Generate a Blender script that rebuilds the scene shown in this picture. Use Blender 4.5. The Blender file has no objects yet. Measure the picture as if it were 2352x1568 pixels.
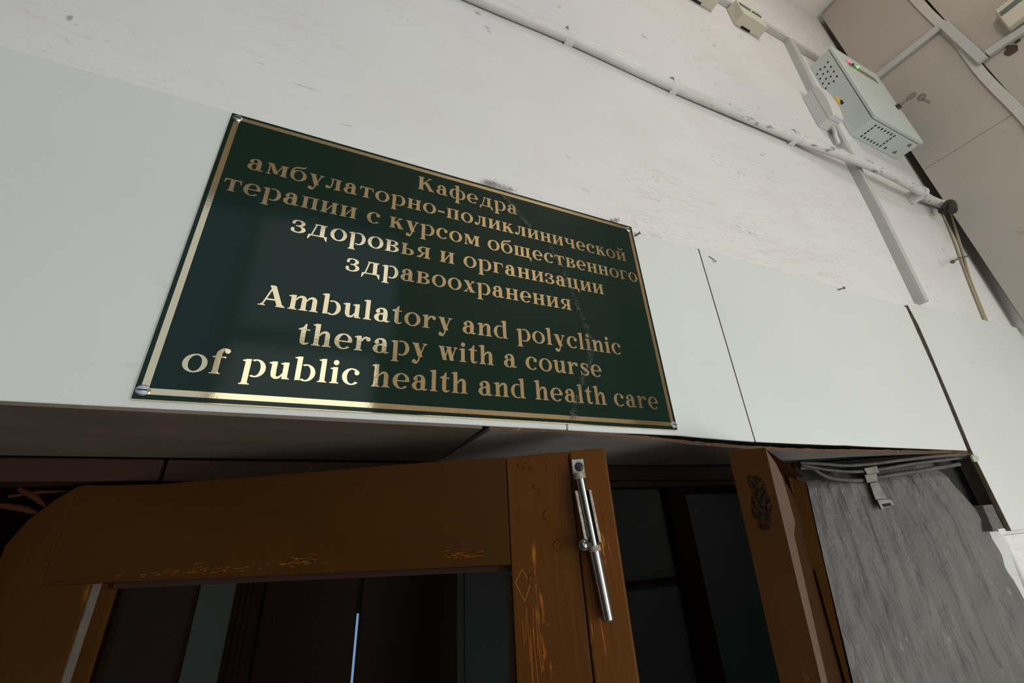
import bpy, math, random
from mathutils import Vector, Matrix
random.seed(7)
C = bpy.context.scene.collection
scn = bpy.context.scene

# ------------------------------------------------------------------ camera
Z0 = 1.9                      # camera height above the floor
CY = -0.42931                 # camera distance in front of the wall
F = 945.354                   # focal length in pixels of the 2352 wide frame
RX = Vector((0.91656037, 0.12499095, 0.37986096))     # wall's right axis seen by the camera
RY = Vector((-0.39617796, 0.41305082, 0.82001954))    # into the wall
RZ = Vector((-0.05440685, -0.90208995, 0.42810467))   # up
cam_d = bpy.data.cameras.new('camera')
cam = bpy.data.objects.new('camera', cam_d)
C.objects.link(cam)
cam_d.sensor_width = 36.0
cam_d.lens = F / 2352 * 36.0
cam_d.clip_start = 0.01
M = Matrix(((RX[0], -RX[1], -RX[2], 0.0),
            (RY[0], -RY[1], -RY[2], CY),
            (RZ[0], -RZ[1], -RZ[2], Z0),
            (0, 0, 0, 1)))
cam.matrix_world = M
scn.camera = cam

# ------------------------------------------------------------------ look and light
scn.view_settings.view_transform = 'Standard'
scn.view_settings.look = 'None'
scn.view_settings.exposure = -0.03
scn.view_settings.gamma = 1.0
world = bpy.data.worlds.new('sky')
scn.world = world
world.use_nodes = True
wb = world.node_tree.nodes['Background']
wb.inputs[0].default_value = (0.36, 0.55, 0.95, 1)
wb.inputs[1].default_value = 1.0

def area(name, loc, size, power, color, rot):
    l = bpy.data.lights.new(name, 'AREA')
    l.shape = 'RECTANGLE'
    l.size, l.size_y = size
    l.energy = power
    l.color = color
    o = bpy.data.objects.new(name, l)
    C.objects.link(o)
    o.location = loc
    o.rotation_euler = rot
    return o

BACK = -1.9                   # the back wall of the hall, with its windows
# (x0, x1, z0, z1 above the camera), power, colour
WINDOWS = (((.50, 1.65, -1.5, .42), 86.0, (1.0, .985, .975)),
           ((-.57, .215, -1.1, 1.07), 13.0, (1.0, .99, .97)),
           ((-1.8, -.58, .30, 1.98), 4.2, (1.0, .98, .92)),
           ((-.57, .31, 1.08, 1.98), 3.8, (1.0, .97, .90)))
for w, power, color in WINDOWS:
    area('daylight', ((w[0] + w[1]) / 2, BACK - 0.17, (w[2] + w[3]) / 2 + Z0), (w[1] - w[0], w[3] - w[2]), power, color, (math.pi / 2, 0, 0))
# point light added to brighten the hall and upper wall, no known fixture
pl = bpy.data.lights.new('hall_fill', 'POINT')
pl.energy = 13.0; pl.color = (1.0, .94, .86); pl.shadow_soft_size = .12
plo = bpy.data.objects.new('hall_fill', pl)
C.objects.link(plo); plo.location = (1.15, -1.0, 1.95 + Z0)
# weak fill light added behind the doorway to lift the vestibule
area('vestibule_fill', (1.65, .65, .44 + Z0), (.5, .2), .42, (1.0, .98, .92), (0, 0, 0))

# ------------------------------------------------------------------ geometry helpers
# every coordinate below is given relative to the camera height (z = 0 is eye level)
def ray(px, py):
    v = Vector((px - 1176.0, py - 784.0, F))
    return Vector((RX.dot(v), RY.dot(v), RZ.dot(v)))

def at(px, py, y):
    r = ray(px, py)
    t = (y - CY) / r[1]
    return Vector((r[0] * t, y, r[2] * t))

def atz(px, py, z):
    r = ray(px, py)
    t = z / r[2]
    return Vector((r[0] * t, CY + r[1] * t, z))

def atx(px, py, x):
    r = ray(px, py)
    t = x / r[0]
    return Vector((x, CY + r[1] * t, r[2] * t))

class MB:
    def __init__(s):
        s.v = []; s.f = []; s.smooth = []
    def add(s, vs, fs, smooth=False):
        n = len(s.v)
        s.v += [Vector(p) for p in vs]
        for f in fs:
            s.f.append([i + n for i in f]); s.smooth.append(smooth)
        return s
    def box(s, x0, x1, y0, y1, z0, z1):
        return s.hexa([(x0, y0, z0), (x1, y0, z0), (x1, y1, z0), (x0, y1, z0),
                       (x0, y0, z1), (x1, y0, z1), (x1, y1, z1), (x0, y1, z1)])
    def hexa(s, p):
        return s.add(p, [(3, 2, 1, 0), (4, 5, 6, 7), (0, 1, 5, 4), (1, 2, 6, 5), (2, 3, 7, 6), (3, 0, 4, 7)])
    def prism(s, pts, d):
        """polygon (3D points) pushed along vector d"""
        n = len(pts); d = Vector(d)
        vs = [Vector(p) for p in pts] + [Vector(p) + d for p in pts]
        fs = [tuple(range(n - 1, -1, -1)), tuple(range(n, 2 * n))]
        fs += [(i, (i + 1) % n, n + (i + 1) % n, n + i) for i in range(n)]
        return s.add(vs, fs)
    def tube(s, path, r, seg=12, cap=True, flat=None):
        path = [Vector(p) for p in path]
        rs = r if isinstance(r, (list, tuple)) else [r] * len(path)
        vs, fs = [], []
        ref = None
        for i, p in enumerate(path):
            a = path[max(i - 1, 0)]; b = path[min(i + 1, len(path) - 1)]
            t = (b - a).normalized()
            if ref is None:
                ref = Vector((0, 0, 1)) if abs(t.z) < .9 else Vector((1, 0, 0))
            u = (ref - t * ref.dot(t)).normalized(); w = t.cross(u); ref = u
            for k in range(seg):
                an = 2 * math.pi * k / seg
                vs.append(p + (u * math.cos(an) + w * math.sin(an)) * rs[i])
        for i in range(len(path) - 1):
            for k in range(seg):
                k2 = (k + 1) % seg
                fs.append((i * seg + k, i * seg + k2, (i + 1) * seg + k2, (i + 1) * seg + k))
        s.add(vs, fs, True)
        if cap:
            n = len(path)
            s.add(vs[:seg], [tuple(range(seg - 1, -1, -1))])
            s.add(vs[(n - 1) * seg:], [tuple(range(seg))])
        return s
    def lathe(s, prof, o, axis, seg=20):
        """profile of (along, radius) turned round axis from o"""
        o = Vector(o); ax = Vector(axis).normalized()
        ref = Vector((0, 0, 1)) if abs(ax.z) < .9 else Vector((1, 0, 0))
        u = (ref - ax * ref.dot(ax)).normalized(); w = ax.cross(u)
        vs = [o + ax * a + (u * math.cos(6.28318531 * k / seg) + w * math.sin(6.28318531 * k / seg)) * r for a, r in prof for k in range(seg)]
        fs = [(i * seg + k, i * seg + (k + 1) % seg, (i + 1) * seg + (k + 1) % seg, (i + 1) * seg + k) for i in range(len(prof) - 1) for k in range(seg)]
        return s.add(vs, fs, False)
    def ball(s, c, r, seg=16):
        c = Vector(c); vs = []; fs = []; n = seg // 2
        for i in range(n + 1):
            th = math.pi * i / n
            for k in range(seg):
                ph = 2 * math.pi * k / seg
                vs.append(c + Vector((math.sin(th) * math.cos(ph), math.sin(th) * math.sin(ph), math.cos(th))) * r)
        for i in range(n):
            for k in range(seg):
                fs.append((i * seg + k, (i + 1) * seg + k, (i + 1) * seg + (k + 1) % seg, i * seg + (k + 1) % seg))
        return s.add(vs, fs, True)
    def grid(s, fn, nu, nv, smooth=True):
        vs = [fn(i / nu, j / nv) for j in range(nv + 1) for i in range(nu + 1)]
        fs = [(j * (nu + 1) + i, j * (nu + 1) + i + 1, (j + 1) * (nu + 1) + i + 1, (j + 1) * (nu + 1) + i)
              for j in range(nv) for i in range(nu)]
        return s.add(vs, fs, smooth)

def wloc(o):
    p = Vector((0, 0, 0))
    while o is not None:
        p += o.location; o = o.parent
    return p

def build(name, mb, mat, parent=None, bevel=0.0, seg=2, **props):
    me = bpy.data.meshes.new(name)
    zv = [p + Vector((0, 0, Z0)) for p in mb.v]
    if parent is None:
        lo = Vector([min(p[i] for p in zv) for i in range(3)])
        hi = Vector([max(p[i] for p in zv) for i in range(3)])
        org = Vector(((lo.x + hi.x) / 2, (lo.y + hi.y) / 2, lo.z)); loc = org
    else:
        org = wloc(parent); loc = Vector((0, 0, 0))
    me.from_pydata([p - org for p in zv], [], mb.f)
    me.update()
    for p, sm in zip(me.polygons, mb.smooth):
        p.use_smooth = sm
    if mat is not None:
        me.materials.append(mat)
    o = bpy.data.objects.new(name, me)
    C.objects.link(o)
    o.location = loc
    o.parent = parent
    if bevel:
        m = o.modifiers.new('bevel', 'BEVEL'); m.width = bevel; m.segments = seg
        m.limit_method = 'ANGLE'; m.angle_limit = math.radians(40)
    for k, v in props.items():
        o[k] = v
    return o

def thing(name, label, cat, loc, group=None, kind=None):
    o = bpy.data.objects.new(name, None)
    C.objects.link(o)
    o.empty_display_size = 0.05
    o.location = Vector(loc) + Vector((0, 0, Z0))
    o['label'] = label; o['category'] = cat
    if group: o['group'] = group
    if kind: o['kind'] = kind
    return o

def struct(name, mb, mat, **kw):
    return build(name, mb, mat, kind='structure', **kw)

# ------------------------------------------------------------------ materials
class NT:
    def __init__(s, name):
        s.m = bpy.data.materials.new(name); s.m.use_nodes = True
        s.t = s.m.node_tree; s.n = s.t.nodes; s.l = s.t.links
        s.b = s.n['Principled BSDF']
        s.tc = s.n.new('ShaderNodeTexCoord')
    def mapping(s, scale, rot=(0, 0, 0), loc=(0, 0, 0)):
        m = s.n.new('ShaderNodeMapping')
        m.inputs['Scale'].default_value = scale
        m.inputs['Rotation'].default_value = rot
        m.inputs['Location'].default_value = loc
        s.l.new(s.tc.outputs['Object'], m.inputs[0]); return m.outputs[0]
    def noise(s, vec, scale, detail=4, rough=.6, dist=0):
        n = s.n.new('ShaderNodeTexNoise')
        n.inputs['Scale'].default_value = scale; n.inputs['Detail'].default_value = detail
        n.inputs['Roughness'].default_value = rough; n.inputs['Distortion'].default_value = dist
        s.l.new(vec, n.inputs['Vector']); return n.outputs['Fac']
    def ramp(s, fac, stops, interp='LINEAR'):
        r = s.n.new('ShaderNodeValToRGB'); r.color_ramp.interpolation = interp
        e = r.color_ramp.elements
        while len(e) < len(stops): e.new(0.5)
        for el, (p, c) in zip(e, stops):
            el.position = p; el.color = (c, c, c, 1) if not isinstance(c, tuple) else (*c, 1)
        s.l.new(fac, r.inputs[0]); return r.outputs[0]
    def mix(s, fac, a, b, mode='MIX'):
        m = s.n.new('ShaderNodeMix'); m.data_type = 'RGBA'; m.blend_type = mode
        for sock, v in ((m.inputs[0], fac), (m.inputs[6], a), (m.inputs[7], b)):
            if hasattr(v, 'node'): s.l.new(v, sock)
            elif isinstance(v, tuple): sock.default_value = (*v, 1)
            else: sock.default_value = v
        return m.outputs[2]
    def math(s, op, a, b=0.0):
        m = s.n.new('ShaderNodeMath'); m.operation = op
        for sock, v in ((m.inputs[0], a), (m.inputs[1], b)):
            if hasattr(v, 'node'): s.l.new(v, sock)
            else: sock.default_value = v
        return m.outputs[0]
    def bump(s, h, strength, dist=0.002):
        b = s.n.new('ShaderNodeBump'); b.inputs['Strength'].default_value = strength
        b.inputs['Distance'].default_value = dist
        s.l.new(h, b.inputs['Height']); s.l.new(b.outputs[0], s.b.inputs['Normal'])
    def set(s, color=None, rough=None, metal=None, spec=None, coat=None):
        def put(sock, v):
            if v is None: return
            if hasattr(v, 'node'): s.l.new(v, s.b.inputs[sock])
            elif isinstance(v, tuple): s.b.inputs[sock].default_value = (*v, 1)
            else: s.b.inputs[sock].default_value = v
        put('Base Color', color); put('Roughness', rough); put('Metallic', metal)
        put('Specular IOR Level', spec); put('Coat Weight', coat)
        return s.m

def plain(name, color, rough=.5, metal=0.0, var=.12, scale=40):
    t = NT(name)
    n = t.noise(t.mapping((1, 1, 1)), scale)
    f = t.ramp(n, [(.3, 1 - var), (.7, 1 + 0 * var)])
    c = t.mix(1.0, color, f, 'MULTIPLY')
    return t.set(c, rough, metal)

def emit(name, color, strength):
    t = NT(name)
    t.b.inputs['Emission Color'].default_value = (*color, 1)
    t.b.inputs['Emission Strength'].default_value = strength
    return t.set(color, .3)

def paint_wall(name, base, crack, spot, k_crack=.55, k_spot=.5, bumpk=.25, smudges=()):
    t = NT(name)
    v = t.mapping((1.0, 1.0, 1.0))
    big = t.ramp(t.noise(v, 1.6, 3), [(.3, .9), (.7, 1.0)])
    streak_v = t.mapping((2.2, 5, 16), rot=(0, math.radians(4), 0))
    st = t.noise(streak_v, 2.6, 9, .62, 1.2)
    # thin drag lines of brushed paint: only where the noise crosses a level
    line = t.ramp(st, [(.485, 0.0), (.5, 1.0), (.515, 0.0)])
    patch = t.ramp(t.noise(v, 2.7, 2), [(.42, 0.0), (.60, 1.0)])
    lf = t.math('MULTIPLY', line, patch); lf = t.math('MULTIPLY', lf, k_crack)
    c = t.mix(1.0, base, big, 'MULTIPLY')
    warm = t.ramp(t.noise(t.mapping((1.3, 1, 2.6)), 3.1, 5, .7), [(.5, 0.0), (.78, .20)])
    c = t.mix(warm, c, crack)
    c = t.mix(lf, c, crack)
    sp = t.ramp(t.noise(t.mapping((14, 14, 26)), 1.7, 2, .5), [(.68, 0.0), (.73, 1.0)])
    sp2 = t.math('MULTIPLY', sp, t.ramp(t.noise(v, 4.4, 2), [(.5, 0.0), (.62, 1.0)]))
    c = t.mix(t.math('MULTIPLY', sp2, k_spot), c, spot)
    geo = t.n.new('ShaderNodeNewGeometry')
    wob = t.n.new('ShaderNodeTexNoise'); wob.inputs['Scale'].default_value = 38; wob.inputs['Detail'].default_value = 6
    for px, py, sx, sz, col, k in smudges:         # single rubs, scuffs and drag marks
        o = at(px, py, .009)
        sc = t.n.new('ShaderNodeMapping'); sc.vector_type = 'POINT'
        sc.inputs['Location'].default_value = (-o.x / sx, -.009 / .5, -(o.z + Z0) / sz); sc.inputs['Scale'].default_value = (1 / sx, 2, 1 / sz)
        t.l.new(geo.outputs['Position'], sc.inputs[0])
        ln = t.n.new('ShaderNodeVectorMath'); ln.operation = 'LENGTH'; t.l.new(sc.outputs[0], ln.inputs[0])
        f = t.ramp(t.math('ADD', ln.outputs['Value'], t.math('MULTIPLY', wob.outputs['Fac'], 1.6)), [(.75, k), (1.35, 0.0)])
        c = t.mix(f, c, col)
    t.l.new(geo.outputs['Position'], wob.inputs['Vector'])
    t.bump(t.math('ADD', t.math('MULTIPLY', st, .6), t.noise(v, 160, 3)), bumpk, .0015)
    return t.set(c, .62, 0, .3)

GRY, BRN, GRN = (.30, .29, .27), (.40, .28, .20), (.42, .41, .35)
SMUDGES = ((160, 42, .010, .018, GRY, .9), (172, 57, .008, .006, (.38, .38, .44), .7), (214, 15, .010, .005, GRY, .6), (306, 76, .007, .004, GRY, .6),
           (1285, 15, .026, .040, GRN, .7), (800, 288, .045, .004, BRN, .7), (690, 196, .060, .004, BRN, .6), (590, 143, .050, .004, BRN, .5), (1135, 412, .022, .010, (.36, .33, .31), .8),
           (1010, 165, .060, .006, BRN, .4), (1370, 262, .030, .020, (.50, .52, .55), .6), (2010, 585, .070, .012, BRN, .55), (2130, 660, .060, .020, BRN, .5), (2150, 690, .10, .010, BRN, .45),
           (1740, 250, .040, .008, GRY, .5), (1830, 275, .020, .006, BRN, .6), (1435, 365, .016, .004, GRY, .7), (1450, 115, .012, .006, BRN, .5), (1655, 375, .030, .018, (.50, .52, .55), .5))
M_WALL = paint_wall('wall_paint', (.655, .625, .61), (.50, .38, .31), (.30, .31, .33), .65, .8, .30, SMUDGES)
M_PANEL = paint_wall('panel_paint', (.59, .588, .562), (.56, .54, .48), (.40, .36, .30), .10, .25, .08)
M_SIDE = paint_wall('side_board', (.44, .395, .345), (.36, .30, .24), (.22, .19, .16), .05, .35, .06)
M_CEIL = plain('ceiling_paint', (.86, .82, .76), .8, 0, .08, 5)
M_FLOOR = plain('floor_lino', (.72, .69, .64), .5, 0, .3, 6)
M_HALL = plain('hall_wall', (.80, .755, .67), .7, 0, .1, 4)
M_HOLE = plain('dark_gap', (.012, .010, .008), .9)
M_TRUNK = plain('trunking_plastic', (.475, .46, .445), .4, 0, .06, 20)
M_TAPE = plain('cover_strip_paint', (.55, .51, .47), .6, 0, .1, 30)
M_RED = plain('red_cable', (.10, .012, .012), .5)
M_BEIGE = plain('beige_plastic', (.56, .52, .405), .45, 0, .05, 30)
M_STRIPE = plain('green_stripe', (.10, .145, .125), .3)
M_GREYBOX = plain('grey_enamel', (.53, .575, .545), .38, 0, .05, 25)
M_LABEL = plain('olive_label', (.17, .175, .10), .4)
M_WHITEBOX = plain('white_plastic', (.62, .61, .57), .4, 0, .05, 30)
M_SCREW = plain('zinc', (.55, .55, .56), .32, 1.0, .3, 200)
M_DSCREW = plain('black_screw', (.03, .03, .03), .45, .6)
M_CHROME = plain('chrome', (.20, .195, .185), .13, 1.0, .1, 60)
M_GREYLEAD = plain('grey_plug', (.30, .30, .29), .5)
M_YELLOW = plain('yellow_plug', (.75, .42, .03), .45)
M_STRING = plain('string', (.36, .29, .19), .9)
M_BLACKC = plain('black_rubber', (.025, .021, .019), .7)
M_NAIL = plain('nail_steel', (.22, .19, .16), .5, .7, .4, 300)
M_DUST = plain('dust', (.20, .185, .17), 1.0)
M_LEDR = emit('led_red', (1.0, .06, .10), 2.2)
M_LEDG = emit('led_green', (.15, .8, .10), 1.2)

def m_cable():
    t = NT('painted_cable')
    v = t.mapping((1, 1, 1))
    ch = t.ramp(t.noise(t.mapping((18, 40, 90)), 1.2, 5, .65), [(.57, 0.0), (.63, 1.0)])
    # the paint is mostly worn off towards the corner of the room
    sx = t.n.new('ShaderNodeSeparateXYZ'); t.l.new(t.tc.outputs['Object'], sx.inputs[0])
    wear = t.ramp(t.math('ADD', t.math('MULTIPLY', sx.outputs[0], .75), .45), [(.35, .12), (.62, 1.0)])
    c = t.mix(1.0, (.62, .585, .565), t.ramp(t.noise(v, 9, 4), [(.3, .86), (.7, 1.0)]), 'MULTIPLY')
    c = t.mix(t.math('MULTIPLY', t.math('MULTIPLY', ch, wear), .85), c, (.12, .12, .13))
    t.bump(t.noise(v, 70, 4), .3, .002)
    return t.set(c, .5)
M_CABLE = m_cable()

def m_brown(name, base, wear, k=.8, sc=(24, 24, 3), rough=.34, thr=.60):
    t = NT(name)
    v = t.mapping((1, 1, 1))
    c = t.mix(1.0, base, t.ramp(t.noise(v, 6, 4), [(.3, .78), (.7, 1.0)]), 'MULTIPLY')
    w = t.ramp(t.noise(t.mapping(sc), 2.6, 7, .68, .6), [(thr, 0.0), (thr + .05, 1.0)])
    p = t.ramp(t.noise(t.mapping((1, 1, 1), loc=(3, 1, 2)), 11, 3), [(.48, 0.0), (.62, 1.0)])
    c = t.mix(t.math('MULTIPLY', t.math('MULTIPLY', w, p), k), c, wear)
    h = t.math('ADD', t.noise(t.mapping((sc[0] * 1.5, sc[1] * 1.5, sc[2] * 1.2)), 3, 6, .6), t.math('MULTIPLY', t.noise(v, 70, 3), .8))
    t.bump(h, .42, .0016)
    return t.set(c, rough, 0, .05)
M_BROWN = m_brown('brown_paint_stile', (.074, .0255, .0042), (.36, .115, .022))
M_BROWNR = m_brown('brown_paint_rail', (.047, .0170, .0030), (.34, .11, .02), .6, (4, 4, 40), .36, .66)
M_BROWN2 = m_brown('brown_paint_post', (.034, .0120, .0022), (.30, .10, .03), .4, (24, 24, 3), .55)
M_BROWN2.node_tree.nodes['Principled BSDF'].inputs['Specular IOR Level'].default_value = .012
M_BROWND = m_brown('brown_paint_frame', (.034, .017, .012), (.14, .08, .06), .7, (20, 8, 30), .5, .62)
M_PINK = m_brown('rebate_pink', (.115, .070, .052), (.2, .09, .05), .3)

def m_soffit(name, base):
    t = NT(name)
    v = t.mapping((1, 1, 1))
    c = t.mix(1.0, base, t.ramp(t.noise(t.mapping((3, 8, 8)), 2.4, 4), [(.25, .68), (.75, 1.0)]), 'MULTIPLY')
    fl = t.ramp(t.noise(t.mapping((40, 90, 60)), 2.0, 4), [(.68, 0.0), (.74, .5)])
    c = t.mix(fl, c, (.30, .26, .23))
    t.bump(t.noise(v, 60, 5), .3, .002)
    return t.set(c, .6, 0, .25)
M_SOFFIT = m_soffit('soffit_brown', (.140, .105, .081))
M_SOFFIT2 = m_soffit('soffit_grey', (.28, .26, .248))
M_FIBRE = m_brown('torn_fibre', (.11, .060, .036), (.50, .42, .34), .8, (60, 60, 60), .9)

def m_plaster():
    t = NT('grey_plaster')
    v = t.mapping((1, 1, 1))
    st = t.noise(t.mapping((26, 26, 3.2)), 2.0, 7, .62, .5)
    bl = t.noise(v, 26, 4)
    c = t.mix(1.0, (.125, .110, .100), t.ramp(t.noise(v, 7, 4), [(.3, .72), (.72, 1.0)]), 'MULTIPLY')
    c = t.mix(t.ramp(t.noise(t.mapping((50, 50, 18)), 1.3, 3), [(.66, 0.0), (.74, .4)]), c, (.34, .30, .27))
    t.bump(t.math('ADD', st, t.math('MULTIPLY', bl, .9)), .75, .006)
    return t.set(c, .5, 0, .35)
M_PLASTER = m_plaster()

def m_green():
    t = NT('sign_green')
    v = t.mapping((1, 1, 1))
    c = t.mix(t.noise(v, 8, 2), (.0045, .0155, .0105), (.0052, .0165, .0115))
    return t.set(c, .10, 0, .20)
M_GREEN = m_green()

def m_gold():
    t = NT('sign_gold')
    v = t.mapping((1, 1, 1))
    n = t.noise(t.mapping((30, 30, 260)), 2.0, 4)
    t.bump(t.math('ADD', t.noise(v, 90, 4), t.math('MULTIPLY', n, .5)), .05, .001)
    c = t.mix(t.noise(v, 30, 3), (.78, .59, .345), (.84, .65, .40))
    return t.set(c, .07, 1.0)
M_GOLD = m_gold()

def m_glass():
    t = NT('door_glass')
    tr = t.n.new('ShaderNodeBsdfTransparent'); tr.inputs[0].default_value = (.72, .74, .72, 1)
    gl = t.n.new('ShaderNodeBsdfGlossy'); gl.inputs['Roughness'].default_value = .02
    fr = t.n.new('ShaderNodeFresnel'); fr.inputs[0].default_value = 1.18
    mx = t.n.new('ShaderNodeMixShader')
    t.l.new(fr.outputs[0], mx.inputs[0]); t.l.new(tr.outputs[0], mx.inputs[1]); t.l.new(gl.outputs[0], mx.inputs[2])
    t.l.new(mx.outputs[0], t.n['Material Output'].inputs[0])
    return t.m
M_GLASS = m_glass()
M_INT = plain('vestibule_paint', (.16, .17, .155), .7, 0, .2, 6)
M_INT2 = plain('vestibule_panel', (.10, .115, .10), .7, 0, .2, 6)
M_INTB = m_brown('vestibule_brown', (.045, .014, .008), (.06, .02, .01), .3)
# ------------------------------------------------------------------ the sign's bold serif alphabet (x-height = 1)
W, T = .282, .08              # stem and hairline
class G:
    def __init__(s): s.p = []          # list of (verts, faces); every primitive is its own foil layer
    def poly(s, *pts): s.p.append((list(pts), [tuple(range(len(pts)))])); return s
    def strip(s, a, b):
        n = len(a)
        s.p.append((a + b, [(i, i + 1, n + i + 1, n + i) for i in range(n - 1)])); return s
    def ring(s, cx, cy, rx, ry, tx, ty, a0=0, a1=360, n=40, dx=0):
        A, B = [], []
        for i in range(n + 1):
            a = math.radians(a0 + (a1 - a0) * i / n)
            A.append((cx + rx * math.cos(a), cy + ry * math.sin(a)))
            B.append((cx + dx + (rx - tx) * math.cos(a), cy + (ry - ty) * math.sin(a)))
        return s.strip(A, B)
    def dot(s, cx, cy, r, ry=None):
        ry = ry or r
        return s.poly(*[(cx + r * math.cos(i * math.pi / 10), cy + ry * math.sin(i * math.pi / 10)) for i in range(20)])
    def pen(s, pts, n=10):
        """smooth stroke through (x, y, width)"""
        P = [pts[0]] + list(pts) + [pts[-1]]; Q = []
        for i in range(1, len(P) - 2):
            for k in range(n):
                t = k / n
                Q.append(tuple(.5 * (2 * P[i][j] + (P[i + 1][j] - P[i - 1][j]) * t
                         + (2 * P[i - 1][j] - 5 * P[i][j] + 4 * P[i + 1][j] - P[i + 2][j]) * t * t
                         + (3 * P[i][j] - P[i - 1][j] - 3 * P[i + 1][j] + P[i + 2][j]) * t ** 3) for j in range(3)))
        Q.append(tuple(pts[-1])); A, B = [], []
        for i, q in enumerate(Q):
            a = Q[max(i - 1, 0)]; b = Q[min(i + 1, len(Q) - 1)]
            dx, dy = b[0] - a[0], b[1] - a[1]; l = math.hypot(dx, dy) or 1
            A.append((q[0] - dy / l * q[2] / 2, q[1] + dx / l * q[2] / 2))
            B.append((q[0] + dy / l * q[2] / 2, q[1] - dx / l * q[2] / 2))
        return s.strip(A, B)
    def line(s, x0, y0, x1, y1, w):     # diagonal of horizontal width w
        return s.poly((x0 - w / 2, y0), (x0 + w / 2, y0), (x1 + w / 2, y1), (x1 - w / 2, y1))
    def foot(s, xl, xr, y, up=1, l=.12, r=.12):
        a = .055 * up; b = .15 * up
        return s.poly((xl - l, y), (xr + r, y), (xr + r, y + a), (xr + (.03 if r else 0), y + a * 1.25), (xr, y + b), (xl, y + b), (xl - (.03 if l else 0), y + a * 1.25), (xl - l, y + a))
    def stem(s, x, y0=0, y1=1, w=W, b='b', t='b'):
        s.poly((x, y0), (x + w, y0), (x + w, y1), (x, y1))
        if b: s.foot(x, x + w, y0, 1, .12 if b in 'bl' else 0, .12 if b in 'br' else 0)
        if t == 'f':                    # flag of latin stems
            s.poly((x - .15, y1 - .12), (x, y1 - .16), (x + w, y1), (x + w * .75, y1 + .01), (x - .15, y1 - .07))
        elif t: s.foot(x, x + w, y1, -1, .12 if t in 'bl' else 0, .12 if t in 'br' else 0)
        return s

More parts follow.
